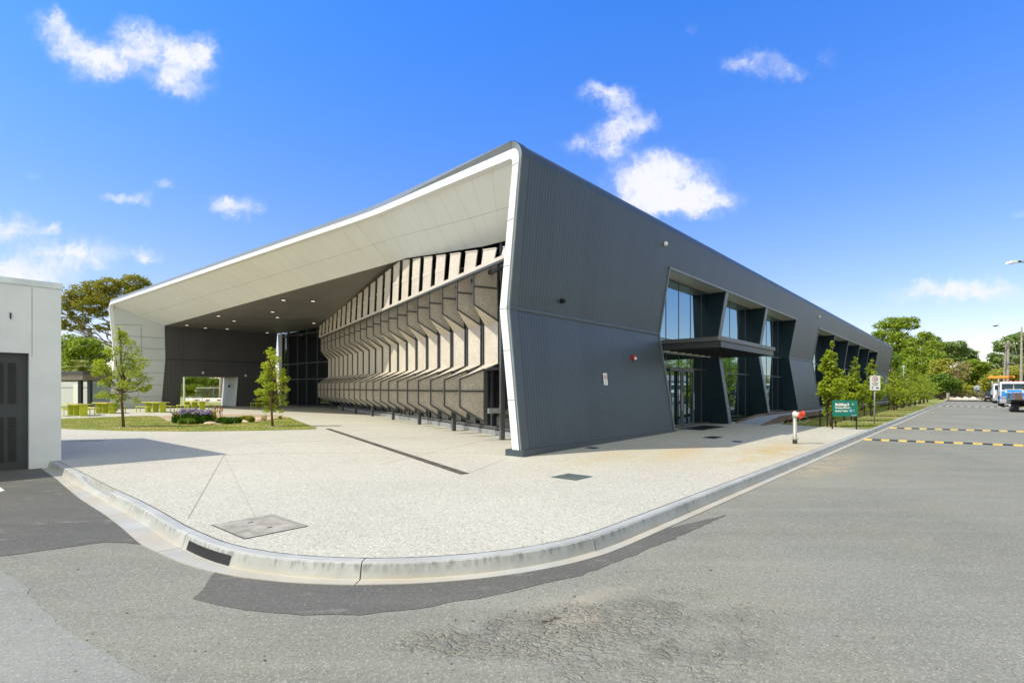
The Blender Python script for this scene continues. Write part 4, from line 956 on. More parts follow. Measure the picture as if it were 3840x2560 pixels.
# rail
def rz(t): return 5.46+.0265*t
m = MB(); m.bar(TN(-2.75, .9, rz(-2.75)), TN(34.9, .9, rz(34.9)), .07, .11); bpart('sunshade_rail', m, M['screen_trim'])
m = MB(); m.bar(TN(-2.75, .9, rz(-2.75)-.1), TN(34.9, .9, rz(34.9)-.1), .09, .05); bpart('sunshade_rail', m, M['screen_frame'])
BL_G = 'folded perforated blades of the sunshade screen'
def plate(pts, th=.012):
    P_ = [np.array(p) for p in pts]; nn = np.cross(P_[1]-P_[0], P_[2]-P_[0]); nn /= np.linalg.norm(nn); return [tuple(p) for p in P_], tuple(nn*th)
for k in range(21):
    t = .32+1.42*k+.0145*k*k; f = t/34.5; tn_ = 1.42*(k+1)+.32+.0145*(k+1)**2; w_ = (tn_-t)*.71
    zA = rz(t)-.13; zD = 4.37+.71*f; zC = 3.88+.58*f; zG = 2.49+.36*f; zJ = 1.96+.24*f; zN = 1.08+.02*f; zM = .55+.08*f; nd = .88; nj = 1.36-.22*f
    A = TN(t, nd, zA); B = TN(t, .02, zA+.46); Cc = TN(t, 0, zC); D = TN(t, nd, zD); Ee = TN(t+w_, 0, zC-.03); Gg = TN(t, 0, zG); Hh = TN(t+w_, 0, zG); J = TN(t, nj, zJ)
    K_ = TN(t, .5, (zG+(zJ-zG)*.5/nj)); Mm = TN(t, .46, zM); Nn = TN(t, nj, zN)
    m = MB()
    for pts in ([A, B, Cc, D], [D, Cc, Ee], [Ee, Cc, Gg, Hh], [Hh, Gg, J], [J, K_, Mm, Nn]): p_, v_ = plate(pts); m.prism(p_, v_)
    bl = bpart('sunshade_blade', m, M['perf'])
    m = MB()
    for a_, b_ in ((A, B), (A, D), (D, Cc), (TN(t, nd, (zA+zD)/2+.1), TN(t, 0, (zA+zD)/2+.1)), (Cc, B)):
        m.bar(tuple(np.array(a_)-np.array([e1[0], e1[1], 0])*.02), tuple(np.array(b_)-np.array([e1[0], e1[1], 0])*.02), .034, .045)
    bpart('blade_frame', m, M['screen_frame'], bl); m = MB()
    for a_, b_ in ((J, Nn), (Nn, Mm), (J, K_), (K_, Mm), (TN(t, nj, (zJ+zN)/2+.06), TN(t, .5, (zJ+zN)/2+.06))):
        m.bar(tuple(np.array(a_)-np.array([e1[0], e1[1], 0])*.02), tuple(np.array(b_)-np.array([e1[0], e1[1], 0])*.02), .045, .05)
    m.bar(Mm, TN(t, .46, 2.2), .12, .1)
    bpart('blade_frame', m, M['screen_frame'], bl)
    m = MB()
    m.bar(Cc, Gg, .03, .03); m.bar(Gg, J, .05, .03); m.bar(Hh, J, .03, .03); m.bar(Ee, Hh, .03, .03)
    bpart('blade_edge', m, M['screen_trim'], bl)
for k in range(-2, 21):
    t = .32+1.42*k+.0145*k*k; tn_ = .32+1.42*(k+1)+.0145*(k+1)**2; w_ = (tn_-t)*.66; t0 = t-.14
    def zt(tt): return 6.18+.178*(tt-.7) if tt < 9.0 else 7.66+(9.0-tt)*.008
    a_, b_, c_, d_ = TN(t0, .88, rz(t0)+.05), TN(t0+w_, .88, rz(t0+w_)+.05), TN(t0+w_, .8, zt(t0+w_)), TN(t0, .8, zt(t0))
    m = MB(); p_, v_ = plate([a_, b_, c_, d_]); m.prism(p_, v_); o = bpart('perforated_screen', m, M['perf'])
    m = MB(); m.bar(a_, d_, .03, .05); m.bar(d_, c_, .05, .03); zm = (rz(t0)+zt(t0))/2
    if k > 1: m.bar(TN(t0, .85, zm), TN(t0+w_, .85, zm+.1), .01, .14)
    bpart('screen_edge', m, M['screen_trim'], o)
# ------------------------------------------------------------------ access deck and ramp
dk = empty('access_deck', AB(16, -.6, 0), 0, 'raised timber edged deck and ramp running along the foot of the dark wall', 'deck')
DO = dk.location
def fz(a): return .11+(a-15)*.2/3.2 if a < 18.2 else .31
m = MB(DO)
slab(m, 18.2, 77.6, -1.3, .0, .22, .31)
slab(m, 20.9, 27.1, .001, GB-.01, .22, .31); slab(m, 33.2, 64.4, .001, GB-.01, .22, .31)
m.add([AB(15, -1.3, .10), AB(18.199, -1.3, .31), AB(18.199, .0, .31), AB(15, .0, .10), AB(15, -1.3, .0), AB(18.199, -1.3, .0), AB(18.199, 0, .0), AB(15, 0, 0)], [(0, 1, 2, 3), (0, 4, 5, 1), (3, 2, 6, 7), (0, 3, 7, 4), (1, 5, 6, 2)])
m.build('deck_floor', plain('deck_floor', (.33, .36, .39), .7, 0, .1, 4), dk)
m = MB(DO)
M['timber'] = plain('weathered_deck_edge', (.17, .125, .10), .8, 0, .35, 7, .2, .003)
def kick(b, h0=.08, h1=.40):
    m.prism([AB(14.55 if b < -1 else 15.1, b, .02), AB(18.2, b, .12), AB(18.2, b, h1), AB(17.6, b, h1), AB(14.55 if b < -1 else 15.1, b, .05+h0)], tuple(np.array(AB(0, -.05))-np.array(AB(0, 0))))
    m.prism([AB(18.205, b, .16), AB(77.6, b, .16), AB(77.6, b, h1), AB(18.205, b, h1)], tuple(np.array(AB(0, -.05))-np.array(AB(0, 0))))
kick(-1.3)
m.build('kick_board', M['timber'], dk)
m = MB(DO); kick(-.01, .1, .42) if False else None
m.prism([AB(15.1, -.06, .05), AB(18.2, -.06, .25), AB(18.2, -.06, .42), AB(15.1, -.06, .2)], tuple(np.array(AB(0, -.04))-np.array(AB(0, 0))))
m.prism([AB(18.205, -.06, .315), AB(77.6, -.06, .315), AB(77.6, -.06, .42), AB(18.205, -.06, .42)], tuple(np.array(AB(0, -.04))-np.array(AB(0, 0))))
m.build('kick_board', M['timber'], dk)
for a in np.arange(19.6, 77, 2.2):
    m = MB(DO); m.box(AB(a, -1.15, .1), (.05, .05, .24), ANG1); m.box(AB(a, -1.15, .0), (.2, .2, .02), ANG1); m.build('deck_stump', M['galv'], dk)
# ------------------------------------------------------------------ garage
GC = np.array([at(229.5, 1700, 12.3)[0], 12.3])
gd = -d1
gar = empty('garage', (GC[0], GC[1], -.15), 0, 'pale rendered flat roofed garage at the left edge with dark louvred doors', 'garage')
def GA(s, b, z): p = GC-s*d1+b*d2; return (float(p[0]), float(p[1]), float(z))
M['render_white'] = plain('pale_render', (.74, .76, .765), .8, 0, .05, 1.5, .3, .002)
m = MB(gar.location); ZG_ = 3.93
ds0, ds1, dz = .55, 6.2, 2.43
def gface(b):
    m.poly([GA(0, b, -.2), GA(ds0, b, -.2), GA(ds0, b, ZG_), GA(0, b, ZG_)]); m.poly([GA(ds0, b, dz), GA(ds1, b, dz), GA(ds1, b, ZG_), GA(ds0, b, ZG_)]); m.poly([GA(ds1, b, -.2), GA(9, b, -.2), GA(9, b, ZG_), GA(ds1, b, ZG_)])
gface(0)
m.poly([GA(0, 0, -.2), GA(0, 0, ZG_), GA(0, 7, ZG_), GA(0, 7, -.2)]); m.poly([GA(9, 0, -.2), GA(9, 7, -.2), GA(9, 7, ZG_), GA(9, 0, ZG_)]); m.poly([GA(0, 7, -.2), GA(0, 7, ZG_), GA(9, 7, ZG_), GA(9, 7, -.2)])
m.poly([GA(ds0, 0, -.2), GA(ds0, .16, -.2), GA(ds0, .16, dz), GA(ds0, 0, dz)]); m.poly([GA(ds0, 0, dz), GA(ds0, .16, dz), GA(ds1, .16, dz), GA(ds1, 0, dz)]); m.poly([GA(ds1, 0, -.2), GA(ds1, 0, dz), GA(ds1, .16, dz), GA(ds1, .16, -.2)])
m.build('wall', M['render_white'], gar)
m = MB(gar.location); m.prism([GA(-.03, -.03, ZG_+.002), GA(9.03, -.03, ZG_+.002), GA(9.03, 7.03, ZG_+.002), GA(-.03, 7.03, ZG_+.002)], (0, 0, .13)); m.build('parapet_capping', plain('pale_capping', (.72, .78, .8), .4), gar)
m = MB(gar.location); m.poly([GA(.50, -.002, 2.35), GA(.508, -.002, 2.35), GA(.508, -.002, 3.9), GA(.50, -.002, 3.9)]); m.build('wall_joint', M['joint'], gar)
m = MB(gar.location); m.box(GA(.855, -.01, 3.23), (.025, .03, .13), ANG1); m.build('wall_slot', M['black'], gar)
m = MB(gar.location); m.prism([GA(ds0, .16, -.15), GA(ds1, .16, -.15), GA(ds1, .16, dz), GA(ds0, .16, dz)], tuple(np.array(GA(0, .05, 0))-np.array(GA(0, 0, 0)))); door = m.build('garage_door', plain('dark_door', (.04, .045, .05), .45, 0, .1), gar)
for s0 in (.75, .95, 1.25, 1.45, 1.75, 1.95):
    for z0, z1 in ((.05, 1.04), (1.33, 2.22)):
        m = MB(gar.location); z = z0
        while z < z1: m.box(GA(s0+.065, .145, z), (.13, .03, .014), ANG1); z += .03
        m.build('louvre', M['black'], door)

# ------------------------------------------------------------------ trees
def leaf_mesh(name, blobs, n, size, aspect, mat, parent, seed, droop=0., off=(0, 0, 0), shell=.55, cluster=0, keep=None):
    rng = np.random.default_rng(seed)
    w = np.array([b[3]*b[4]*b[5] for b in blobs])**(.72); w /= w.sum(); idx = rng.choice(len(blobs), n, p=w); B = np.array(blobs, float)[idx]
    if cluster:      # leaves gathered in tufts
        nc = max(1, n//cluster); ci = rng.choice(len(blobs), nc, p=w); d = rng.normal(size=(nc, 3)); d /= np.linalg.norm(d, axis=1)[:, None]
        Bc = np.array(blobs, float)[ci]; r = rng.uniform(shell, 1, nc)[:, None]**.6; cen = Bc[:, :3]+d*r*Bc[:, 3:6]
        k = rng.integers(0, nc, n); sp = np.mean(Bc[:, 3:6], axis=1)[k][:, None]*.16
        c = cen[k]+rng.normal(size=(n, 3))*np.array([1, 1, .6])*sp
    else:
        d = rng.normal(size=(n, 3)); d /= np.linalg.norm(d, axis=1)[:, None]; r = rng.uniform(shell**3, 1, n)[:, None]**(1/3.); c = B[:, :3]+d*r*B[:, 3:6]
    u = rng.normal(size=(n, 3)); u[:, 2] = u[:, 2]*.6-droop; u /= np.linalg.norm(u, axis=1)[:, None]
    nn_ = rng.normal(size=(n, 3)); nn_ /= np.linalg.norm(nn_, axis=1)[:, None]; nn_ = nn_*.75+np.array([-.18, -.08, .62]); v = np.cross(nn_, u); v /= np.linalg.norm(v, axis=1)[:, None]+1e-9; u = np.cross(v, nn_); u /= np.linalg.norm(u, axis=1)[:, None]+1e-9
    s = size*rng.uniform(.6, 1.35, n)[:, None]; a = u*s*.5; b = v*s*.5*aspect
    V_ = np.stack([c-a, c+b, c+a, c-b], 1).reshape(-1, 3)-np.array(off)
    me = bpy.data.meshes.new(name); me.vertices.add(4*n); me.vertices.foreach_set('co', V_.ravel()); me.loops.add(4*n); me.loops.foreach_set('vertex_index', np.arange(4*n)); me.polygons.add(n)
    me.polygons.foreach_set('loop_start', np.arange(0, 4*n, 4)); me.polygons.foreach_set('loop_total', np.full(n, 4)); me.materials.append(mat); me.update(calc_edges=True); me.validate()
    o = link(bpy.data.objects.new(name, me)); o.parent = parent; return o
def branches(mb, base, top, blobs, r0, seed, nb=None, start=.35):
    rnd = random.Random(seed); base = Vector(base); top = Vector(top); n = 6
    pts = [base.lerp(top, i/n)+Vector((rnd.gauss(0, 1), rnd.gauss(0, 1), 0))*(top-base).length*.012*(i > 0) for i in range(n+1)]
    mb.tube([tuple(p) for p in pts], [r0*(1-.75*i/n) for i in range(n+1)], 8)
    bl = blobs if nb is None else rnd.sample(blobs, min(nb, len(blobs)))
    for b in bl:
        c = Vector(b[:3]); f = min(.95, max(start, (c.z-base.z)/max(.1, (top.z-base.z))-.25)); s = base.lerp(top, f); mid = s.lerp(c, .5)+Vector((rnd.gauss(0, .06), rnd.gauss(0, .06), -.05))*(c-s).length
        r = r0*(1-.75*f)*.6; mb.tube([tuple(s), tuple(mid), tuple(c)], [r, r*.6, r*.2], 6)
        for q in range(2):
            e_ = c+Vector((rnd.uniform(-1, 1)*b[3], rnd.uniform(-1, 1)*b[4], rnd.uniform(-.2, 1)*b[5]))*.7; mb.tube([tuple(mid), tuple(mid.lerp(e_, .6)), tuple(e_)], [r*.5, r*.3, r*.1], 5)
def tree(name, label, base, top, blobs, n, size, aspect, leaf, bark, r0, seed, group=None, cat='tree', droop=0., shell=.55, cluster=0, nb=None, start=.35):
    r = empty(name, base, 0, label, cat, group); m = MB(base); branches(m, base, top, blobs, r0, seed, nb, start); m.build('trunk', M[bark], r, smooth=True)
    leaf_mesh('crown', blobs, n, size, aspect, M[leaf], r, seed, droop, base, shell, cluster); return r
def ublobs(lst, Y, dep=1.0, rs=1.0):       # crown clumps from picture positions at distance Y
    rnd = random.Random(int(Y*10)+len(lst)); k = Y/F; out = []
    for (u, v, ru, rv) in lst:
        yy = Y+rnd.uniform(-.5, .5)*dep*ru*k*1.2; p = at(u, v, yy); out.append((p[0], p[1], p[2], ru*k*rs, ru*k*rs*dep, rv*k*rs))
    return out
# the two young courtyard trees
Yt = G(463, 1603)[1]
bl = ublobs([(458,1275,26,34),(430,1320,34,26),(500,1330,30,34),(470,1370,40,30),(385,1385,34,26),(372,1365,22,20),(530,1360,26,24),(505,1400,36,26),(440,1410,30,24),(395,1435,30,20),(545,1420,26,18),(480,1445,42,20),(540,1455,22,16),(400,1480,38,18),(450,1490,30,20),(430,1525,24,16),(510,1500,18,16),(448,1232,12,22),(452,1255,20,22),(490,1285,20,20),(360,1400,16,16),(560,1450,12,14)], Yt, .9)
tree('young_tree', 'taller slender young tree with airy narrow leaves on the lawn, left of the flower bed', G(463, 1603), at(446, 1228, Yt), bl, 6800, .115, .30, 'leaf_young', 'bark', .06, 3, 'young trees on the courtyard lawn', cluster=5, shell=.2)
bpy.data.objects['young_tree'].location.z = 0
Yt2 = G(1022, 1600)[1]
bl = ublobs([(1015,1325,20,24),(1030,1350,26,20),(1000,1370,22,18),(1040,1395,28,20),(1005,1410,30,20),(985,1425,22,14),(1060,1420,26,16),(1020,1450,32,20),(985,1470,28,14),(1065,1460,22,18),(1045,1490,28,16),(995,1495,24,14),(1020,1520,24,14),(1065,1510,14,10),(1000,1395,22,16),(1010,1540,26,10),(1050,1540,16,8)], Yt2, .9)
tree('young_tree', 'shorter bright green young tree at the tip of the lawn, right of the flower bed', G(1022, 1600), at(1014, 1325, Yt2), bl, 5200, .10, .32, 'leaf_young', 'bark', .055, 5, 'young trees on the courtyard lawn', cluster=6, shell=.25)
# mulch rings
for (u, v) in ((463, 1603), (1030, 1600)):
    p = G(u, v); m = MB(); m.lathe((p[0], p[1], .006), [(.62, -.01), (.62, .012), (.5, .02), (.1, .024)], 20); tag(m.build('mulch_ring', plain('mulch', (.36, .3, .2), .9, 0, .4, 20, .2, .01)), 'pale mulch ring around the foot of the '+('left' if u < 900 else 'right')+' courtyard tree', 'mulch ring')
# pear trees in the grass strip
def pear(a, h, wd, seed, label, n=5200, lean=0.):
    base = AB(a, -3.45, 0); rnd = random.Random(seed); bl = []
    for i in range(22):
        f = (i+.5)/22.; z = .5+f*(h-.62)+rnd.uniform(-.08, .08); rr = wd*rnd.uniform(.72, 1.25)*float(np.interp(f, [0, .15, .35, .5, .72, .88, 1], [.45, .8, 1, .95, .62, .42, .16])); ang = i*2.4
        bl.append((base[0]+math.cos(ang)*rr*.5, base[1]+math.sin(ang)*rr*.5, z, rr*.48, rr*.48, .2+rnd.uniform(0, .08)))
    for i in range(4):
        ang = rnd.uniform(0, 6.28); bl.append((base[0]+math.cos(ang)*wd*.85, base[1]+math.sin(ang)*wd*.85, rnd.uniform(1.0, h*.55), .16, .16, .22))
    r = tree('street_tree', label, base, (base[0], base[1], h-.3), bl, n, .125, .62, 'leaf_pear', 'bark', .05, seed, 'young pear trees in the grass strip along the road', cluster=8, shell=.45, start=.15)
    for k in range(3):
        m = MB(base); q = (base[0]+(.32 if k % 2 else -.32)+rnd.uniform(-.05, .05), base[1]+(.25 if k < 2 else -.3), .4); m.box((q[0], q[1], .33), (.045, .045, .75)); m.build('stake', M['black'], r)
    return r
pear(17.3, 3.72, .58, 21, 'nearest and fullest pear tree in the grass strip, beside the green direction sign', 6500)
pear(23.3, 3.3, .62, 22, 'second pear tree from the pavement, between the green sign and the speed sign', 5000)
pear(30.0, 3.6, .66, 23, 'third pear tree from the pavement, right behind the shared zone sign', 4500)
names = ['fourth', 'fifth', 'sixth', 'seventh', 'eighth', 'ninth', 'tenth']
for i, (a, h, w_) in enumerate(((42.6, 3.2, 1.0), (49.2, 3.4, 1.25), (55.8, 3.9, 1.35), (62.3, 4.0, 1.4), (69, 4.0, 1.5), (75.6, 3.9, 1.5), (83, 3.7, 1.5))):
    pear(a, h, w_, 30+i, names[i]+' pear tree from the pavement in the row along the road', 3200)
def edging(a):
    m = MB(); m.prism([AB(a, -4.9, -.02), AB(a+.12, -4.9, -.02), AB(a+.12, -2.4, -.02), AB(a, -2.4, -.02)], (0, 0, .045)); return m
for i, a in enumerate((16.45, 22.3, 28.6, 36.0, 42.0, 48.8, 55.4, 62)):
    m = MB(); m.prism([AB(a, -4.94, -.03), AB(a+.12, -4.94, -.03), AB(a+.12, -.2 if i == 0 else -2.6, -.03), AB(a, -.2 if i == 0 else -2.6, -.03)], (0, 0, .05))
    tag(m.build('grass_edging', M['kerb']), ['pale edging strip where the pavement meets the grass', 'pale edging strip across the grass at the second pear tree', 'pale edging strip across the grass at the third pear tree', 'pale edging strip across open grass past the third pear tree', 'pale edging strip by the fourth pear tree', 'pale edging strip by the fifth pear tree', 'pale edging strip by the sixth pear tree', 'pale edging strip by the seventh pear tree'][i], 'edging', 'edging strips across the grass')
# background trees
def bg(name, label, Y, basexy, topuv, lst, n, size, leaf, seed, bark='bark', cluster=14, shell=.5, r0=.35, group=None, aspect=.6, nb=None, cat='tree', dep=1.):
    b = at(basexy[0], basexy[1], Y); base = (b[0], b[1], 0.); t_ = at(topuv[0], topuv[1], Y)
    return tree(name, label, base, t_, ublobs(lst, Y, dep), n, size, aspect, leaf, bark, r0, seed, group, cat, shell=shell, cluster=cluster, nb=nb, start=.3)
bg('gum_tree', 'tall spreading gum tree with rusty olive foliage behind the left end of the building', 78, (470, 1500), (430, 1180),
   [(505,1060,50,26),(470,1085,50,26),(410,1070,40,26),(365,1085,50,30),(300,1105,50,32),(260,1130,40,36),(240,1180,30,40),(330,1140,50,30),(400,1120,50,30),(300,1190,36,26),(370,1170,34,20),(540,1075,26,22),(250,1230,26,16),(300,1225,26,16),(390,1225,30,14),(350,1240,24,12),(440,1140,40,26),(230,1215,20,14),(520,1100,40,24),(330,1265,22,12)], 19000, .36, 'leaf_gum', 41, 'bark_pale', 18, .45, .42, aspect=.42)
bg('dense_tree', 'dense dark green round tree at the left, behind the palm', 66, (290, 1500), (290, 1320), [(270,1290,45,32),(320,1300,50,34),(360,1330,40,40),(250,1340,40,44),(300,1350,60,50),(340,1390,50,40),(260,1400,40,50),(370,1370,24,30)], 15000, .3, 'leaf_mid', 42)
# palm
Yp = 58.; pb = at(300, 1500, Yp); r = empty('palm_tree', (pb[0], pb[1], 0), 0, 'small palm with arching grey green fronds in front of the dense dark tree', 'palm')
m = MB(r.location); pc = Vector(at(300, 1385, Yp)); m.tube([(pb[0], pb[1], 0), tuple(pc)], [.35, .28], 10); m.build('trunk', M['bark'], r)
rnd = random.Random(4); m = MB(r.location)
for k in range(46):
    ang = rnd.uniform(0, 6.28); el = rnd.uniform(-.1, 1.35); L_ = rnd.uniform(2.0, 2.6); dx = Vector((math.cos(ang), math.sin(ang), 0)); pr = []
    for i in range(9):
        s_ = i/8*L_; pr.append(pc+dx*(s_*math.cos(el))+Vector((0, 0, s_*math.sin(el)-.22*s_*s_)))
    sd = dx.cross(Vector((0, 0, 1)))
    for i in range(1, 9):
        p = pr[i]; tdir = (pr[i]-pr[i-1]).normalized()
        for sgn in (-1, 1):
            for h_ in (0, .5):
                q = pr[i-1].lerp(p, h_); l = .42*math.sin(min(1, (i+.6)/8)*2.7)+.12; e_ = q+sd*sgn*l*.8+tdir*l*.6-Vector((0, 0, .12)); m.add([tuple(q), tuple(q+tdir*.09), tuple(e_)], [(0, 1, 2)])
m.build('fronds', M['leaf_palm'], r)
G1 = 'trees at the far end of the road'
bg('pine_tree', 'tallest flat topped tree behind the right end of the building', 118, (3345, 1490), (3370, 1210), [(3310,1220,30,12),(3345,1208,40,16),(3395,1205,40,16),(3420,1222,24,14),(3370,1225,40,10),(3330,1258,45,20),(3375,1268,35,22),(3300,1250,30,14),(3350,1290,50,24),(3390,1320,40,28),(3350,1340,50,30),(3400,1370,40,34),(3370,1390,40,34),(3345,1420,30,34)], 17000, .42, 'leaf_mid', 51, 'bark', 16, .55, .6, G1)
bg('gum_tree', 'broad bright green tree right of the tallest one beyond the pear trees', 112, (3430, 1490), (3440, 1290), [(3420,1285,30,18),(3460,1275,36,22),(3500,1300,30,24),(3440,1320,50,28),(3490,1335,44,26),(3450,1365,55,30),(3410,1400,40,30),(3500,1375,36,26),(3460,1420,50,30),(3470,1255,26,12),(3420,1440,40,30)], 15000, .4, 'leaf_mid', 52, 'bark', 16, .55, .5, G1)
bg('gum_tree', 'blue green gum with pale trunks behind the middle of the tree line', 125, (3500, 1490), (3510, 1290), [(3500,1275,24,16),(3515,1300,24,20),(3530,1330,26,24),(3505,1360,26,22),(3550,1300,30,16),(3585,1295,30,16),(3600,1320,34,20),(3630,1330,28,22),(3645,1350,20,16),(3560,1335,30,20),(3590,1350,24,16)], 12000, .42, 'leaf_blue', 53, 'bark_pale', 15, .6, .5, G1)
bg('tree', 'rounded bright green tree under the gum trees, left of the bare one', 104, (3530, 1490), (3530, 1390), [(3520,1365,26,16),(3545,1360,24,16),(3530,1390,34,20),(3555,1395,26,22),(3505,1410,24,30),(3540,1420,34,20)], 8000, .36, 'leaf_olive', 54, 'bark', 12, .5, .3, G1)
bg('tree', 'half bare grey tree with pale branches in the middle of the tree line', 102, (3592, 1490), (3590, 1375), [(3590,1370,26,16),(3570,1395,24,18),(3610,1390,26,20),(3590,1410,34,24),(3620,1370,20,16)], 1500, .3, 'leaf_twig', 55, 'bark_pale', 6, .4, .35, G1)
bg('tree', 'loose green tree right of the half bare one, above the traffic mirror', 106, (3650, 1490), (3650, 1390), [(3640,1365,30,16),(3670,1370,30,16),(3690,1390,24,14),(3625,1390,26,20),(3655,1395,36,22),(3640,1425,40,24),(3680,1430,24,26),(3625,1440,30,20)], 11000, .38, 'leaf_mid', 56, 'bark', 14, .5, .35, G1)
bg('tree', 'dark shaded tree standing beyond the far pear trees', 95, (3530, 1490), (3530, 1430), [(3495,1430,26,20),(3530,1425,36,24),(3565,1440,30,22),(3500,1455,34,18),(3550,1460,34,16),(3580,1455,20,14)], 10000, .34, 'leaf_dark', 57, 'bark', 10, .4, .3, G1)
bg('gum_tree', 'tall gum tree behind the power pole at the right edge', 116, (3800, 1500), (3790, 1290), [(3800,1275,36,20),(3760,1300,30,18),(3830,1265,30,18),(3745,1290,20,12),(3820,1310,40,22),(3725,1340,22,18),(3760,1345,36,18),(3800,1350,40,22),(3730,1370,24,16),(3840,1345,30,26),(3860,1300,30,30)], 14000, .42, 'leaf_blue', 58, 'bark_pale', 16, .6, .5, G1)
bg('bush', 'bright olive thicket behind the trucks at the right edge', 100, (3790, 1500), (3780, 1420), [(3720,1420,26,22),(3750,1400,30,20),(3790,1395,34,22),(3830,1390,34,24),(3770,1430,50,24),(3840,1430,50,30),(3700,1440,26,24),(3690,1460,24,18),(3730,1465,30,18)], 13000, .36, 'leaf_olive', 59, 'bark', 10, .4, .2, G1, cat='bush')
bg('bush', 'low mixed scrub between the trees and the fence at the end of the road', 97, (3620, 1500), (3620, 1470), [(3570,1475,26,8),(3610,1468,30,14),(3650,1462,26,16),(3600,1450,26,14),(3690,1480,24,10),(3530,1480,24,8),(3635,1478,40,8)], 8000, .3, 'leaf_olive', 60, 'bark', 8, .2, .1, G1, cat='bush')
bg('bush', 'dry brown scrub above the pale embankment', 96, (3640, 1500), (3640, 1480), [(3550,1483,20,5),(3600,1482,30,6),(3650,1480,30,7),(3690,1478,24,8),(3500,1485,30,5)], 5000, .25, 'leaf_twig', 61, 'bark', 6, .2, .05, G1, cat='bush')
bg('gum_tree', 'reddish barked tree close behind the far right corner of the building', 96, (3342, 1495), (3345, 1380), [(3350,1350,26,18),(3365,1400,22,18),(3340,1440,16,20),(3385,1430,18,16)], 4200, .3, 'leaf_dark', 62, 'bark', 8, .5, .5, G1)
# far woods beyond, one mass
rng = random.Random(8); lst = []
for k in range(46): x = -220+k*14+rng.uniform(-4, 4); lst.append((x, 240+rng.uniform(-15, 15), rng.uniform(2, 5), 11, 9, rng.uniform(4, 8)))
leaf_mesh('far_wood', lst, 26000, 1.1, .7, M['leaf_dark'], None, 70, shell=.6, cluster=20)['kind'] = 'stuff'
# trees seen through the tunnel and at the left
bg('hedge_tree', 'large leafy tree seen through the tunnel opening, upper left', 84, (720, 1500), (720, 1430), [(690,1425,24,18),(730,1425,30,20),(770,1430,26,20),(700,1450,26,14),(810,1435,26,16)], 8000, .26, 'leaf_mid', 71, 'bark', 8, .4, .3, 'greenery behind the tunnel')
bg('hedge', 'bright yellow green hedge seen through the tunnel opening', 80, (720, 1500), (720, 1450), [(690,1455,26,12),(730,1452,26,12),(700,1475,26,14),(740,1480,26,14)], 6000, .2, 'leaf_young', 72, 'bark', 6, .3, .1, 'greenery behind the tunnel', cat='hedge')
bg('hedge', 'olive hedge behind the site fence seen through the tunnel', 82, (820, 1500), (820, 1455), [(780,1465,30,18),(820,1460,30,20),(860,1460,26,22),(840,1480,34,14),(780,1485,34,12)], 8000, .22, 'leaf_olive', 73, 'bark', 6, .3, .1, 'greenery behind the tunnel', cat='hedge')
bg('bush', 'low dark bushes behind the portable shed at the far left', 60, (300, 1520), (300, 1480), [(240,1440,26,36),(250,1490,26,24),(290,1420,30,24),(330,1430,40,20),(400,1440,40,20)], 9000, .2, 'leaf_dark', 74, 'bark', 8, .3, .1, None, cat='bush')
p_ = G(830, 1500); p_ = (p_[0]*.85, p_[1]*.85, 0) if False else at(829, 1495, 74); 
m = MB((p_[0], p_[1], 0)); m.tube([(p_[0], p_[1], -.05), (p_[0], p_[1], 1), (p_[0]+.1, p_[1], 6)], [.42, .26, .22], 12); r = empty('tree', (p_[0], p_[1], 0), 0, 'thick grey tree trunk seen through the tunnel opening', 'tree'); m.build('trunk', M['bark_pale'], r, smooth=True)
leaf_mesh('crown', [(p_[0], p_[1], 7.2, 2.6, 2.6, 1.4)], 3000, .2, .5, M['leaf_mid'], r, 75, 0, (p_[0], p_[1], 0))
# trees and a shed across the road, out of frame but mirrored in the windows
for i in range(12):
    a = 64+i*8.; b = -40-3*(i % 2); h = 9+2*(i % 3); c = AB(a, b, 0); rn = random.Random(90+i); bl = [(c[0]+rn.uniform(-4, 4), c[1]+rn.uniform(-4, 4), h*rn.uniform(.2, .9), 2.6, 2.6, 1.7) for q in range(12)]
    tree('gum_tree', 'gum tree across the road, mirrored in the entrance windows', c, (c[0], c[1], h*.8), bl, 5000, .45, .5, 'leaf_mid', 'bark_pale', .3, 90+i, 'gum trees across the road', cluster=14, shell=.5)
shp = AB(84, -31, -.15); r = empty('shed', shp, ANG1, 'long low white shed across the road, mirrored in the entrance windows', 'shed')
m = MB(); m.box((0, 0, 1.7), (26, 6, 3.4)); m.build('wall', M['render_white'], r); m = MB(); m.prism([(-13.4, -3.4, 3.41), (-13.4, 3.4, 3.41), (-13.4, 0, 4.5)], (26.8, 0, 0)); m.build('roof', plain('shed_roof', (.5, .42, .38), .6, 0, .2, 2), r)

# ------------------------------------------------------------------ courtyard lawn, garden
def sf(x, y): return (x*.5442, 960+y*.5442)
lawn_px = [(300,1187),(425,1190),(900,1205),(1300,1208),(1700,1203),(2050,1196),(2175,1190),(2180,1184),(2080,1150),(1990,1112),(1930,1118),(1880,1128),(1760,1142),(1500,1160),(1300,1155),(1150,1135),(1090,1106),(1020,1102),(700,1112),(425,1122),(300,1126)]
pts = [G(*sf(x, y)) for x, y in lawn_px]
m = MB(); top = [(p[0], p[1], .03) for p in pts]; m.prism([(p[0], p[1], -.01) for p in pts], (0, 0, .035)); struct('courtyard_lawn', m, M['grass'])
rng = np.random.default_rng(5)
def in_poly(x, y, poly):
    c = False; j = len(poly)-1
    for i in range(len(poly)):
        if (poly[i][1] > y) != (poly[j][1] > y) and x < (poly[j][0]-poly[i][0])*(y-poly[i][1])/(poly[j][1]-poly[i][1])+poly[i][0]: c = not c
        j = i
    return c
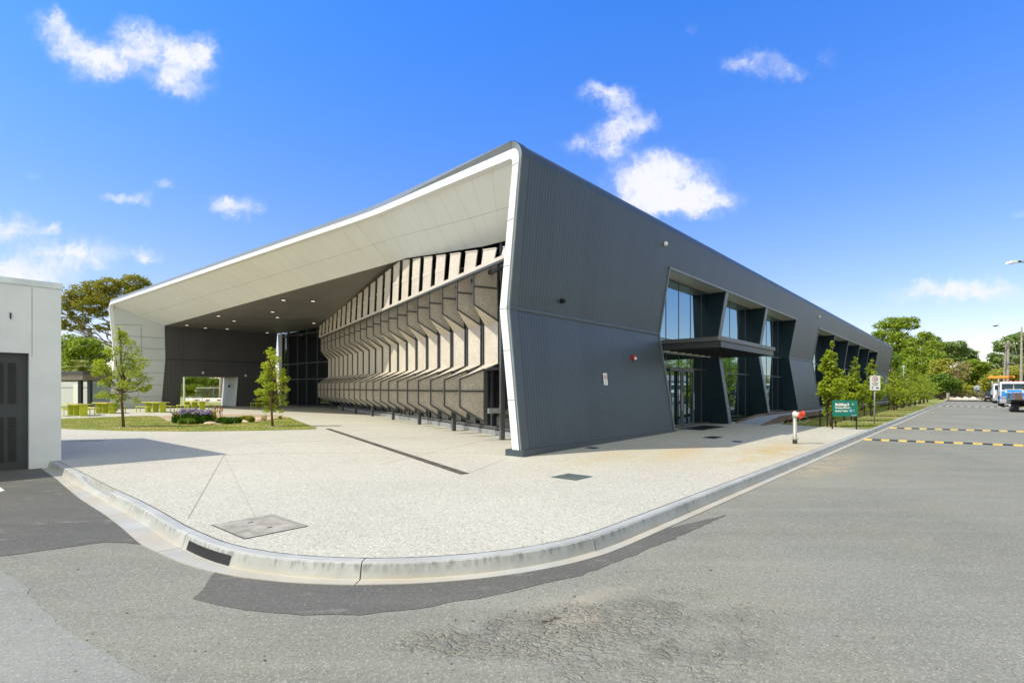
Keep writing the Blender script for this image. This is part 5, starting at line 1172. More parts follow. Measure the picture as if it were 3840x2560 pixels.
def blades(name, poly, n, h, mat, z, seed):
    rng = np.random.default_rng(seed); xs = [p[0] for p in poly]; ys = [p[1] for p in poly]; m = MB(); k = 0
    while k < n:
        x, y = rng.uniform(min(xs), max(xs)), rng.uniform(min(ys), max(ys))
        if not in_poly(x, y, poly): continue
        a = rng.uniform(0, 6.28); w = .012; hh = h*rng.uniform(.5, 1.2); dx, dy = math.cos(a)*w, math.sin(a)*w; lx, ly = rng.normal(0, .02, 2)
        m.add([(x-dx, y-dy, z), (x+dx, y+dy, z), (x+lx, y+ly, z+hh)], [(0, 1, 2)]); k += 1
    o = m.build(name, mat); o['kind'] = 'stuff'; return o
M['blade'] = mat_leaf('grass_blades', (.2, .24, .035), (.45, .40, .12), .4)
blades('grass_tufts', pts, 15000, .045, M['blade'], .024, 6)
strip_poly = [AB(16.6, -4.9), AB(60, -4.9), AB(60, -1.4), AB(16.6, -1.4)]
blades('grass_tufts', strip_poly, 16000, .07, M['blade'], -.012, 7)
rock_px = [(1085,1105),(1200,1138),(1320,1158),(1500,1162),(1760,1144),(1900,1126),(1985,1112),(1940,1100),(1850,1092),(1500,1092),(1200,1096)]
pts = [G(*sf(x, y)) for x, y in rock_px]
m = MB(); m.prism([(p[0], p[1], -.01) for p in pts], (0, 0, .025)); struct('garden_bed', m, plain('sandy_soil', (.45, .33, .22), .9, 0, .3, 5, .2, .01))
rnd = random.Random(2); m = MB(); k = 0
while k < 240:
    x = rnd.uniform(-17, -9); y = rnd.uniform(23, 30); 
    if not in_poly(x, y, pts): continue
    s_ = rnd.uniform(.12, .32); n0 = len(m.v); m.ball((x, y, .03), (s_, s_*rnd.uniform(.5, .8), s_*.35), 7, 5); k += 1
    for i in range(n0, len(m.v)): v = m.v[i]; m.v[i] = (v[0]+rnd.gauss(0, .02), v[1]+rnd.gauss(0, .02), v[2]+rnd.gauss(0, .012))
tag(m.build('garden_rocks', plain('pink_sandstone', (.62, .46, .35), .8, 0, .25, 2.5)), kind='stuff')
M['leaf_lush'] = mat_leaf('lush_leaves', (.03, .09, .012), (.10, .24, .02), .3, .35); M['leaf_lime'] = mat_leaf('lime_leaves', (.22, .26, .02), (.42, .42, .05), .4); M['petal_v'] = mat_leaf('violet_petals', (.26, .2, .5), (.5, .42, .72), .2); M['petal_w'] = mat_leaf('white_petals', (.6, .52, .55), (.8, .72, .72), .2); M['petal_y'] = mat_leaf('yellow_petals', (.75, .55, .03), (.8, .7, .1), .3); M['seed_r'] = plain('rusty_seed_heads', (.35, .15, .06), .8)
def plant(name, label, u, v, w, h, leaf, n, size, seed, flower=None, fn=0, cat='plant', group='plants in the courtyard flower bed', asp=.5, extra=None):
    b = G(u, v); k = b[1]/F; wr = w*k/2; hr = h*k; r = empty(name, b, 0, label, cat, group)
    bl = [(b[0]+wr*(q-1)*.55, b[1]+wr*.1*(q % 2), hr*.42, wr*.5, wr*.5, hr*.42) for q in range(3)]
    leaf_mesh('leaves', bl, n, size, asp, M[leaf], r, seed, -.3, b, .3)
    if flower:
        for j, f in enumerate(flower):
            fb = [(b[0]+wr*(q-1)*.6, b[1], hr*.86, wr*.5, wr*.5, hr*.2) for q in range(3)]; leaf_mesh('flowers', fb, fn//(j+1), .055, .9, M[f], r, seed+10+j, 0, b, .2, cluster=9)
    return r
plant('flowering_plant', 'violet and white flowering clump at the left end of the flower bed', 675, 1588, 56, 44, 'leaf_lush', 1800, .12, 101, ['petal_v', 'petal_y'], 1300)
plant('flowering_plant', 'tallest violet flowering clump in the middle left of the flower bed', 712, 1590, 66, 56, 'leaf_lush', 2000, .12, 102, ['petal_v', 'petal_w'], 1900)
plant('flowering_plant', 'violet flowering clump beside the rusty seed stalks', 762, 1590, 62, 52, 'leaf_lush', 2000, .12, 103, ['petal_v', 'petal_w'], 1700)
plant('flowering_plant', 'yellow flowered clump under the rusty seed stalks', 795, 1588, 30, 48, 'leaf_lime', 900, .1, 104, ['petal_y'], 400)
plant('leafy_plant', 'dark leafy clump low at the front of the violet flowers', 700, 1592, 60, 26, 'leaf_dark', 1200, .14, 105)
plant('leafy_plant', 'large leaved green clump right of the violet flowers', 842, 1591, 56, 30, 'leaf_lush', 1500, .16, 106, asp=.7)
plant('leafy_plant', 'green rounded clump in the right part of the flower bed', 880, 1588, 46, 28, 'leaf_lush', 1300, .15, 107, asp=.7)
plant('grassy_plant', 'yellow green grassy clump at the right end of the flower bed', 925, 1584, 56, 30, 'leaf_lime', 2200, .16, 108, asp=.16)
plant('small_shrub', 'thin sparse shrub on the rocks left of the shorter courtyard tree', 990, 1580, 20, 30, 'leaf_olive', 120, .09, 109)
plant('small_shrub', 'thin sparse shrub on the rocks right of the shorter courtyard tree', 1050, 1572, 14, 18, 'leaf_olive', 90, .09, 110)
b = G(815, 1583); m = MB(b); rnd = random.Random(3)
for k in range(14):
    x = b[0]+rnd.uniform(-.2, .25); h_ = rnd.uniform(.5, .8); m.tube([(x, b[1]+rnd.uniform(-.1, .1), 0), (x+rnd.uniform(-.06, .06), b[1], h_)], [.008, .006], 5); m.ball((x+rnd.uniform(-.04, .04), b[1], h_), (.022, .022, .1), 5, 4)
r = empty('seed_stalks', b, 0, 'rusty brown upright seed stalks in the middle of the flower bed', 'plant'); m.build('stalks', M['seed_r'], r)
# ------------------------------------------------------------------ picnic tables
M['lime'] = plain('lime_green_paint', (.50, .56, .03), .45, 0, .05); M['slat'] = plain('timber_top', (.5, .33, .15), .6, 0, .15, 8)
def make_table():
    r = empty('picnic_table', (0, 0, 0), 0, 'x', 'picnic table', 'lime green picnic tables in the courtyard')
    m = MB(); m.box((0, 0, .725), (2.75, .78, .045)); t = m.build('tabletop', M['lime'], r); m = MB(); 
    for k in range(5): m.box((0, -.3+k*.15, .754), (2.72, .125, .012))
    m.build('slats', M['slat'], t)
    for x in (-1.15, 0, 1.15): m = MB(); m.box((x, 0, .35), (.06, .40, .70)); m.build('leg', M['lime'], r)
    return r
def make_bench():
    r = empty('bench', (0, 0, 0), 0, 'x', 'bench', 'lime green benches beside the picnic tables')
    m = MB(); m.box((0, 0, .43), (1.9, .34, .04)); t = m.build('seat', M['lime'], r)
    m = MB(); 
    for k in range(2): m.box((0, -.08+k*.16, .456), (1.88, .13, .01))
    m.build('slats', M['slat'], t)
    for x in (-.85, .85):
        for y in (-.12, .12): m = MB(); m.box((x, y, .205), (.045, .045, .41)); m.build('leg', M['lime'], r)
    return r
T0 = make_table(); B0 = make_bench(); first = [True, True]
tb = [(290, 1558, .30, 'leftmost picnic table, cut by the garage wall', 'leftmost picnic table'), (396, 1549, .25, 'lime picnic table behind the taller courtyard tree', 'table behind the taller courtyard tree'), (583, 1545, .2, 'lime picnic table in front of the pale panelled wall', 'table in front of the pale panelled wall'), (730, 1539, .16, 'lime picnic table in front of the tunnel opening', 'table in front of the tunnel opening'), (995, 1528, .1, 'picnic table in the shade behind the shorter courtyard tree', 'shaded table behind the shorter tree')]
for i, (u, v, rz_, lb, tl) in enumerate(tb):
    p = Vector(G(u, v)); ax = -.5-rz_*.4
    o = T0 if i == 0 else copy_tree(T0); o.location = p; o.rotation_euler = (0, 0, ax); o['label'] = lb
    for j, (sy, nm) in enumerate(((-.78, 'nearer'), (.78, 'farther'))):
        q = Matrix.Rotation(ax, 3, 'Z') @ Vector((0, sy, 0)); o = B0 if (i == 0 and j == 0) else copy_tree(B0)
        if sy > 0: pass
        o.location = p+q; o.rotation_euler = (0, 0, ax); o['label'] = nm+' lime bench of the '+tl
# ------------------------------------------------------------------ left shelter and portable shed
sh = empty('shelter', at(262, 1500, 47), 0, 'flat roofed open shelter on dark posts between the garage and the building', 'shelter'); sh.location.z = 0
so_ = sh.location
m = MB(so_); a0 = at(150, 1388, 46); a1 = at(345, 1390, 46); m.prism([(a0[0], 45, 3.02), (a1[0], 45, 3.02), (a1[0]+.5, 51, 3.02), (a0[0], 51, 3.02)], (0, 0, .2)); m.build('roof', M['mid_metal'], sh)
m = MB(so_); m.prism([(a0[0], 45.06, 2.5), (a1[0]-.06, 45.06, 2.5), (a1[0]+.4, 50.9, 2.5), (a0[0], 50.9, 2.5)], (0, 0, .515)); m.build('beam', plain('shelter_beam', (.22, .19, .16), .7), sh)
for u in (302, 337): 
    m = MB(so_); p = at(u, 1500, 46); m.box((p[0], p[1], 1.25), (.26, .26, 2.5)); m.build('post', M['dark_metal'], sh)
for u in (200,):
    m = MB(so_); p = at(u, 1500, 50); m.box((p[0], p[1], 1.25), (.26, .26, 2.5)); m.build('post', M['dark_metal'], sh)
p = at(330, 1510, 53.5); shd = empty('portable_shed', (p[0], p[1], 0), -.25, 'white portable shed with an air conditioner, behind the dark posts of the shelter', 'shed')
m = MB(); m.box((0, 0, 1.25), (4.2, 2.6, 2.4)); m.build('body', plain('white_shed_panel', (.6, .61, .62), .5, 0, .04), shd, bevel=.03)
m = MB(); m.box((-2.28, -.6, 1.75), (.35, .8, .5)); m.build('air_conditioner', M['white'], shd)
m = MB(); m.box((.3, -1.315, 1.15), (.85, .03, 2.1)); dd_ = m.build('door', M['white'], shd); m = MB(); m.box((.6, -1.345, 1.1), (.04, .04, .14)); m.build('handle', M['black'], dd_)
m = MB(); m.box((0, -1.31, 1.9), (4.1, .02, .04)); m.build('rail', M['joint'], shd)
# fence, rack and barrier beyond the tunnel
def mesh_fence(loc0, loc1, h, label, cat='fence', signs=()):
    a = Vector(loc0); b = Vector(loc1); r = empty('site_fence', a, 0, label, cat); n = max(2, int((b-a).length/2.4)); m = MB(a)
    for k in range(n+1):
        p = a.lerp(b, k/n); m.tube([tuple(p), (p.x, p.y, p.z+h)], .03, 6)
    for z in (.12, h): m.tube([(a.x, a.y, a.z+z), (b.x, b.y, b.z+z)], .025, 6)
    m.build('frame', M['galv'], r); m = MB(a)
    for k in range(int((b-a).length/.16)): p = a.lerp(b, k*.16/(b-a).length); m.box((p.x, p.y, a.z+h/2+.06), (.008, .008, h-.12))
    for k in range(int(h/.2)): c = a.lerp(b, .5); m.bar((a.x, a.y, a.z+.12+k*.2), (b.x, b.y, b.z+.12+k*.2), .008)
    m.build('mesh', M['galv'], r)
    for f, col in signs: p = a.lerp(b, f); m = MB(a); m.box((p.x, p.y-.05, h*.75), (.35, .01, .42)); m.build('notice', col, r)
    return r
fa = at(735, 1486, 76); fb = at(905, 1486, 76); M['sign_y'] = plain('yellow_notice', (.75, .55, .12), .5)
mesh_fence((fa[0], 76, 0), (fb[0]+6, 76, 0), 2.0, 'galvanised temporary mesh fence with yellow notices, seen through the tunnel', signs=((.36, M['sign_y']), (.72, M['sign_y'])))
m = MB(); a_ = at(690, 1488, 72); b_ = at(880, 1488, 72); r = empty('water_barrier', (a_[0], 72, 0), 0, 'long white and red plastic road barrier seen through the tunnel', 'barrier')
m = MB(r.location); m.prism([(a_[0], 71.8, 0), (a_[0], 71.8, .15), (a_[0], 71.95, .62), (a_[0], 72.05, .62), (a_[0], 72.2, .15), (a_[0], 72.2, 0)], (b_[0]-a_[0]+5, 0, 0)); m.build('body', M['white'], r)
for k in range(5): m = MB(r.location); x = a_[0]+1.8+k*1.5; m.box((x, 71.84, .3), (.5, .06, .16)); m.build('red_panel', red, r)
a_ = at(695, 1492, 70); r = empty('steel_rack', (a_[0], 70, 0), 0, 'low grey steel rack on the grass seen through the tunnel, left side', 'rack'); m = MB(r.location)
for x in (0, 1.05, 1.9):
    for y in (0, .6): m.box((a_[0]+x, 70+y, .4), (.04, .04, .8))
m.box((a_[0]+.95, 70.3, .82), (2.0, .7, .05)); m.build('frame', M['galv'], r)
# ------------------------------------------------------------------ hydrant booster
hb = G(2981, 1664); hz = empty('fire_booster', hb, 0, 'grey standpipe with two round red caps standing at the kerb', 'hydrant')
hz.location.z = 0; ho = (hb[0], hb[1], 0)
m = MB(ho); m.lathe(ho, [(.062, 0), (.062, .12), (.055, .13), (.055, .9)], 18); m.build('pipe', plain('hydrant_pipe', (.40, .41, .38), .45, .2, .12, 6), hz, smooth=True)
m = MB(ho); m.lathe(ho, [(.066, 0), (.067, .12)], 18); m.build('pipe_base', M['dark_metal'], hz)
m = MB(ho); m.lathe((ho[0], ho[1], .135), [(.06, 0), (.092, .005), (.092, .035), (.06, .045)], 18); m.lathe((ho[0], ho[1], .80), [(.06, 0), (.075, .01), (.075, .04), (.06, .05)], 18); m.build('flange', plain('hydrant_flange', (.38, .37, .3), .5, .2), hz)
m = MB(ho); m.ball((ho[0], ho[1], .9), (.075, .075, .085), 14, 10)
dirA = Vector((.55, -.83, 0)); dirB = Vector((.93, -.2, 0))
m.tube([(ho[0], ho[1], .88), (ho[0]+dirA.x*.13, ho[1]+dirA.y*.13, .86)], .05, 12); m.tube([(ho[0], ho[1], .9), (ho[0]+dirB.x*.2, ho[1]+dirB.y*.2, .9)], .05, 12); m.build('valve_head', M['white'], hz, smooth=True)
M['cap_red'] = plain('red_cap', (.85, .07, .02), .35, 0, .05)
for d_, l0, z in ((dirA, .13, .86), (dirB, .2, .9)):
    m = MB(ho); s_ = Vector((ho[0], ho[1], z))+d_*l0; m.tube([tuple(s_), tuple(s_+d_*.015), tuple(s_+d_*.05), tuple(s_+d_*.06)], [.08, .098, .098, .085], 20); m.build('cap', M['cap_red'], hz)
m = MB(ho); pp = [(ho[0]+.2+.13*math.cos(t), ho[1]-.12, .73+.09*math.sin(t)) for t in np.linspace(.6, 2*math.pi+.3, 18)]; m.tube(pp, .004, 5, False); m.build('chain', M['galv'], hz)
# ------------------------------------------------------------------ signs
sb = G(3280, 1588); sp_ = empty('speed_sign', sb, 0, 'white shared zone sign with a red ringed 10 on a grey post', 'road sign'); so2 = tuple(sb)
yS = sb[1]; k = yS/F
x0, x1 = at(3259, 1480, yS)[0], at(3299.5, 1480, yS)[0]; z0, z1 = at(0, 1463.5, yS)[2], at(0, 1407.5, yS)[2]; xc = (x0+x1)/2; zc = (z0+z1)/2; W_ = x1-x0; H_ = z1-z0
m = MB(so2); m.tube([(xc, yS, -.01), (xc, yS, z1+.06)], .032, 12); m.build('post', M['galv'], sp_, smooth=True)
def rrect(xc, zc, w, h, r, y, n=5):
    out = []
    for cx_, cz_, a0 in ((w/2-r, h/2-r, 0), (-w/2+r, h/2-r, 90), (-w/2+r, -h/2+r, 180), (w/2-r, -h/2+r, 270)):
        for q in range(n): t = R(a0+90*q/(n-1)); out.append((xc+cx_+r*math.cos(t), y, zc+cz_+r*math.sin(t)))
    return out
m = MB(so2); m.prism(rrect(xc, zc, W_, H_, .04, yS-.04), (0, -.006, 0)); pn = m.build('sign_panel', plain('sign_edge', (.35, .36, .42), .4), sp_)
m = MB(so2); m.prism(rrect(xc, zc, W_-.03, H_-.03, .03, yS-.0465), (0, -.002, 0)); m.build('sign_face', M['white'], pn)
yq = yS-.0505
m = MB(so2); rr_ = W_*.26; cz_ = z1-H_*.245
for q in range(28):
    t0, t1 = 2*math.pi*q/28, 2*math.pi*(q+1)/28; m.poly([(xc+r_*math.cos(t), yq, cz_+r_*math.sin(t)) for r_, t in ((rr_, t0), (rr_, t1), (rr_*.78, t1), (rr_*.78, t0))])
m.build('red_ring', plain('sign_red', (.55, .01, .04), .4), pn)
m = MB(so2); text_mb(m, '10', rr_*1.15, (xc, yq, cz_-rr_*.41), (1, 0, 0), (0, 0, 1), .004, 'CENTER'); m.build('speed_number', M['black'], pn); m = MB(so2); text_mb(m, 'SHARED', H_*.105, (xc, yq, z0+H_*.44), (1, 0, 0), (0, 0, 1), .002, 'CENTER', 1.15); text_mb(m, 'ZONE', H_*.105, (xc, yq, z0+H_*.32), (1, 0, 0), (0, 0, 1), .002, 'CENTER', 1.15)
m.build('lettering', M['black'], pn); m = MB(so2)
# pedestrian and car symbols
px_, pz_ = xc-W_*.25, z0+H_*.17; u_ = H_*.1
def bx(x, z, w, h, a=0):
    c, s = math.cos(a), math.sin(a); m.poly([(px_+x*u_+(i*w/2*c-j*h/2*s)*u_, yq, pz_+z*u_+(i*w/2*s+j*h/2*c)*u_) for i, j in ((-1, -1), (1, -1), (1, 1), (-1, 1))])
bx(0, .95, .32, .32); bx(0, .35, .38, .85); bx(-.2, -.45, .2, .95, -.35); bx(.2, -.45, .2, .95, .35); bx(.32, .4, .14, .6, .6); bx(-.3, .4, .14, .6, -.6)
m.build('pedestrian_symbol', M['black'], pn); m = MB(so2); px_ = xc+W_*.2; bx(0, 0, 2.0, .5); bx(0, .55, 1.3, .14); bx(-.62, .38, .14, .4, -.4); bx(.62, .38, .14, .4, .4); bx(-.72, -.4, .38, .4); bx(.72, -.4, .38, .4); bx(0, -.28, 1.9, .2)
m.build('car_symbol', M['black'], pn)
# green direction sign
gl = Vector(G(3122, 1606)); gr_ = Vector(G(3215, 1607)); yG = 22.0
ds_ = empty('direction_sign', ((gl.x+gr_.x)/2, yG, 0), 0, 'green direction sign reading Building 3 on two black posts in the grass', 'sign'); so3 = tuple(ds_.location)
X0, X1 = at(3121, 1560, yG)[0], at(3215.5, 1560, yG)[0]; Z0, Z1 = at(0, 1560, yG)[2], at(0, 1500, yG)[2]
for x in (X0+.02, X1-.02): m = MB(so3); m.box((x, yG+.03, (Z1)/2-.01), (.04, .04, Z1)); m.build('post', M['black'], ds_)
m = MB(so3); m.prism(rrect((X0+X1)/2, (Z0+Z1)/2, X1-X0, Z1-Z0, .03, yG), (0, -.012, 0)); pn = m.build('sign_panel', plain('sign_green', (.0, .19, .14), .4, 0, .03), ds_)
yq = yG-.014; m = MB(so3); hG = Z1-Z0; xl = X0+(X1-X0)*.11
text_mb(m, 'Building 3', hG*.22, (xl, yq, Z0+hG*.66), (1, 0, 0), (0, 0, 1), .012); m.build('lettering', M['white'], pn); m = MB(so3); text_mb(m, 'Plumbing, Electrical', hG*.125, (xl, yq, Z0+hG*.49), (1, 0, 0), (0, 0, 1), .006, sx=.95); m.build('lettering', M['white'], pn); m = MB(so3)
text_mb(m, 'Student / Visitor', hG*.13, (xl, yq, Z0+hG*.29), (1, 0, 0), (0, 0, 1), .006, sx=.93); m.build('lettering', M['white'], pn); m = MB(so3)
m.poly([(X1-.27*hG/.67*1, yq, Z0+hG*.04), (X1-.05, yq, Z0+hG*.04), (X1-.05, yq, Z0+hG*.062), (X1-.27*hG/.67, yq, Z0+hG*.062)])
m.build('small_print', M['white'], pn)
def arrow(cx_, cz_, s, a):
    m = MB(so3); c, sn = math.cos(a), math.sin(a)
    for pts_ in ([(-.9, -.13), (.8, -.13), (.8, .13), (-.9, .13)], [(-1, 0), (-.25, .75), (.0, .6), (-.65, 0)], [(-1, 0), (-.65, 0), (.0, -.6), (-.25, -.75)]):
        m.poly([(cx_+(x*c-y*sn)*s, yq-.001, cz_+(x*sn+y*c)*s) for x, y in pts_])
    m.build('arrow', M['white'], pn)
arrow(X0+(X1-X0)*.82, Z0+hG*.74, hG*.1, 0); arrow(X0+(X1-X0)*.845, Z0+hG*.34, hG*.07, -math.pi/2)
m = MB(so3); bxx = X0+(X1-X0)*.735; m.poly([(bxx-.065, yq-.001, Z0+hG*.26), (bxx+.055, yq-.001, Z0+hG*.26), (bxx+.055, yq-.001, Z0+hG*.43), (bxx-.065, yq-.001, Z0+hG*.43)]); m.build('parking_symbol', plain('sign_blue', (.1, .3, .65), .4), pn)
m = MB(so3); text_mb(m, 'P', hG*.17, (bxx-.035, yq-.003, Z0+hG*.285), (1, 0, 0), (0, 0, 1), .004); m.build('parking_letter', M['white'], pn)
# ------------------------------------------------------------------ vehicles, poles and things at the far end
M['blue'] = plain('truck_blue', (.03, .26, .68), .25, .1, .04, coat=.5); M['truck_white'] = plain('truck_white', (.75, .76, .77), .3, 0, .03, coat=.5); M['chrome'] = plain('brushed_steel', (.55, .56, .58), .3, .6, .1, 6); M['orange'] = plain('orange_paint', (.85, .36, .04), .4, 0, .05); M['amber'] = plain('amber_lens', (.85, .22, .03), .3); M['rust'] = plain('rusty_steel', (.16, .08, .055), .8, 0, .4, 6); M['lens'] = plain('lamp_glass', (.55, .58, .6), .15, .3)
def wheel(parent, x, y, z, r, w, double=False):
    m = MB(); m.lathe((x, y-w/2, z), [(r*.55, 0), (r*.93, 0), (r, .04), (r, w-.04), (r*.93, w), (r*.55, w)], 24, 'y'); o = m.build('wheel', M['rubber'], parent)
    m = MB(); m.lathe((x, y-w/2-.01, z), [(r*.52, 0), (r*.54, .03), (r*.54, w-.01), (r*.5, w+.02)], 18, 'y'); m.build('rim', M['chrome'], o)
FAC = math.atan2(-d1[1], -d1[0])          # facing back along the road
def truck(loc, label, white=False):
    r = empty('truck', loc, FAC, label, 'truck')
    body = M['truck_white'] if white else M['blue']
    def part(n, mb, mat, p=None, **k): return mb.build(n, mat, p or r, **k)
    # x forward, y to its left; front bumper at x=0
    m = MB(); m.box((-4, -.42, .78), (7.2, .1, .24)); m.box((-4, .42, .78), (7.2, .1, .24)); m.box((-5.3, 0, .78), (.2, .8, .2)); part('chassis', m, M['black'])
    m = MB(); m.prism([(-.35, -1.0, .85), (-.30, -1.0, 1.45), (-.8, -1.0, 1.62), (-1.9, -1.0, 1.75), (-1.9, -1.0, .85)], (0, 2.0, 0)); hood = part('bonnet', m, body, bevel=.05)
    m = MB(); m.prism([(-.42, -.72, 1.455), (-.9, -.72, 1.75), (-1.9, -.72, 1.92), (-1.9, -.72, 1.5), (-.42, -.72, 1.3)], (0, 1.44, 0)); part('bonnet_top', m, M['truck_white'], hood, bevel=.04)
    if not white:
        m = MB(); m.prism([(-.60, -.6, 1.60), (-.9, -.6, 1.762), (-1.2, -.6, 1.815), (-1.2, -.6, 1.7), (-.60, -.6, 1.5)], (0, 1.2, 0)); part('bonnet_stripe', m, M['blue'], hood)
    for y in (-.30, .30):
        m = MB(); m.box((-.3, y, 1.13), (.06, .5, .62)); g = part('grille', m, M['mid_metal']); 
    m = MB(); m.box((-.27, 0, 1.15), (.06, .07, .7)); m.box((-.27, 0, 1.48), (.06, 1.2, .06)); m.box((-.27, 0, .79), (.06, 1.2, .06)); part('grille_surround', m, body if not white else M['chrome'])
    for y in (-.8, .8):
        m = MB(); m.box((-.29, y, 1.02), (.06, .26, .18)); part('headlight', m, M['lens']); m = MB(); m.box((-.29, y+(.17 if y > 0 else -.17), 1.02), (.07, .1, .18)); part('indicator', m, M['amber'])
    m = MB(); m.prism([(-.02, -1.2, .38), (-.02, -1.2, .78), (-.12, -1.2, .84), (-.3, -1.2, .84), (-.3, -1.2, .38)], (0, 2.4, 0)); part('bumper', m, M['chrome'], bevel=.03)
    m = MB(); m.prism([(-1.9, -1.1, .9), (-1.9, -1.1, 1.78), (-2.1, -1.1, 2.5), (-2.35, -1.1, 2.72), (-3.6, -1.1, 2.75), (-3.6, -1.1, .9)], (0, 2.2, 0)); cab = part('cab', m, M['truck_white'], bevel=.06)
    m = MB(); m.prism([(-1.89, -.98, 1.85), (-1.89, .98, 1.85), (-2.05, .95, 2.44), (-2.05, -.95, 2.44)], (-.04, 0, -.01)); part('windscreen', m, M['windscreen'], cab)
    m = MB(); m.box((-1.955, 0, 2.15), (.04, .035, .6), ry=-.27); part('screen_pillar', m, M['truck_white'], cab)
    m = MB(); m.box((-2.0, 0, 2.53), (.3, 2.0, .05)); part('sun_visor', m, M['truck_white'], cab)
    for y in (-1.105, 1.105): m = MB(); m.box((-2.8, y, 2.1), (.9, .02, .55)); part('side_window', m, M['windscreen'], cab)
    for y in (-.55, -.2, .2, .55) if not white else (-.3, .3): m = MB(); m.ball((-2.4, y, 2.8), (.12, .1, .06), 8, 6); part('roof_lamp', m, M['amber'], cab)
    for y in (-1.22, 1.22):
        m = MB(); m.lathe((-2.2, y, 1.15), [(.15, 0), (.17, .05), (.17, .85), (.12, .95)], 14); m.tube([(-2.3, y, 2.1), (-2.3, y, 2.75), (-2.35, y, 2.95), (-2.5, y, 3.05)], .07, 10); part('exhaust_stack', m, M['chrome'])
        m = MB(); m.box((-1.95, y*1.13, 2.1), (.06, .18, .4)); m.bar((-2.0, y*.93, 2.25), (-1.95, y*1.1, 2.25), .03); part('mirror', m, M['black'])
    for y in (-.98, .98):
        wheel(r, -1.15, y, .5, .5, .3)
        m = MB(); m.prism([(-1.15+.6*math.cos(t), y-.18, .52+.62*math.sin(t)) for t in np.linspace(.1, 3.0, 9)]+[(-1.15+.54*math.cos(t), y-.18, .52+.55*math.sin(t)) for t in np.linspace(3.0, .1, 9)], (0, .36, 0)); part('mudguard', m, body)
        for x in (-5.2, -6.5): wheel(r, x, y*.92, .5, .5, .52)
    m = MB(); m.box((-5.8, 0, 1.1), (4.2, 2.3, .14)); part('deck', m, M['black']); m = MB(); m.box((-3.75, 0, 1.9), (.1, 2.2, 1.6)); part('headboard', m, M['truck_white'])
    return r
pT = np.array(at(3742, 1500, 57.5)); # left edge of the bumper in the picture
axf = -d1; lefty = np.array([-axf[1], axf[0]])           # y direction of the truck (its left)
def place(u, Y, half):                                    # bumper centre from its picture-left corner
    p = np.array([(u-CX)/F*Y, Y]); return (float(p[0]+d2[0]*-half), float(p[1]+d2[1]*-half), -.15)
truck(place(3748, 57.8, 1.2), 'blue and white bonneted truck parked facing the camera at the right edge')
truck(place(3725, 72.5, 1.15), 'white bonneted truck parked behind the blue and white one', True)
for (a, b, wh, lb) in ((74, -18, False, 'blue bonneted truck across the road, mirrored in the windows'), (57, -20, True, 'white bonneted truck across the road, mirrored in the entrance doors'), (96, -19, True, 'far white bonneted truck across the road, mirrored in the windows')): truck(AB(a, b, -.15), lb, wh)
# low loader deck in front of the blue truck
tl = place(3786, 43.5, 1.25); r = empty('low_loader_trailer', tl, FAC, 'black low loader trailer with dirty tyres cut by the right picture edge', 'trailer')
m = MB(); m.prism([(0, -1.2, .62), (.9, -1.2, .95), (.9, -1.2, 1.05), (-.2, -1.2, .95), (-7, -1.2, .95), (-7, -1.2, .62)], (0, 2.4, 0)); m.build('deck', M['black'], r, bevel=.02)
m = MB(); m.box((-3.4, -1.21, .82), (7, .03, .05)); m.box((-3.4, 1.21, .82), (7, .03, .05)); m.build('edge_rail', M['chrome'], r)
for x in (-.2, -1.25, -2.3):
    for y in (-.95, .95): wheel(r, x, y, .45, .45, .5)
for y in (-.75, .75):
    m = MB(); 
    for q in (-.28, .2): m.prism([(.2, y+q, 1.0), (.3, y+q, 1.0), (-1.1, y+q, 1.62), (-1.2, y+q, 1.6)], (0, .08, 0))
    for q in range(6): m.box((.1-q*.22, y, 1.05+q*.1), (.05, .56, .05))
    m.build('ramp', M['rust'], r)
m = MB()
for y in (-1.1, 1.1): m.tube([(-.9+.45*math.cos(t), y, 1.02+.4*math.sin(t)) for t in np.linspace(0, math.pi, 10)], .035, 6)
m.build('guard_hoop', M['blue'], r)
m = MB(); m.tube([(.9, 1.25, .3), (1.3, 1.35, .03), (1.9, 1.5, .03), (2.1, 1.2, .03)], .03, 6); m.tube([(.7, .4, .4), (1.2, .6, .03), (1.7, .3, .03)], .03, 6); m.build('chain', M['rust'], r)
# tracked asphalt paver with orange roof
pv_ = place(3712, 80, 1.3); r = empty('asphalt_paver', pv_, FAC, 'black road paver with a long flat orange roof behind the white truck', 'paver')
m = MB(); m.box((-2.6, 0, 1.0), (3.6, 2.4, 1.1)); m.prism([(-.9, -1.2, .5), (-.3, -1.2, 1.3), (-.9, -1.2, 1.5)], (0, 2.4, 0)); m.build('body', M['black'], r, bevel=.04)
m = MB(); m.box((-2.8, 0, 3.75), (4.6, 2.9, .36)); roof_ = m.build('roof', M['orange'], r, bevel=.05); m = MB(); m.box((.3, 1.0, 3.85), (2.2, .5, .07)); m.build('roof_extension', M['orange'], roof_)
for x in (-1.2, -4.4):
    for y in (-1.1, 1.1): m = MB(); m.box((x, y, 2.6), (.07, .07, 2.2)); m.build('roof_post', M['black'], r)
m = MB(); m.box((-3.2, 0, 1.9), (.9, 1.6, .7)); m.tube([(-1.6, .5, 1.6), (-1.6, .5, 2.9)], .12, 10); m.build('operator_station', M['dark_metal'], r)
for y in (-1.0, 1.0):
    m = MB(); m.prism([(-1.0, y-.2, .1), (-.7, y-.2, .4), (-1.0, y-.2, .7), (-4.0, y-.2, .7), (-4.3, y-.2, .4), (-4.0, y-.2, .1)], (0, .4, 0)); m.build('track', M['rubber'], r)
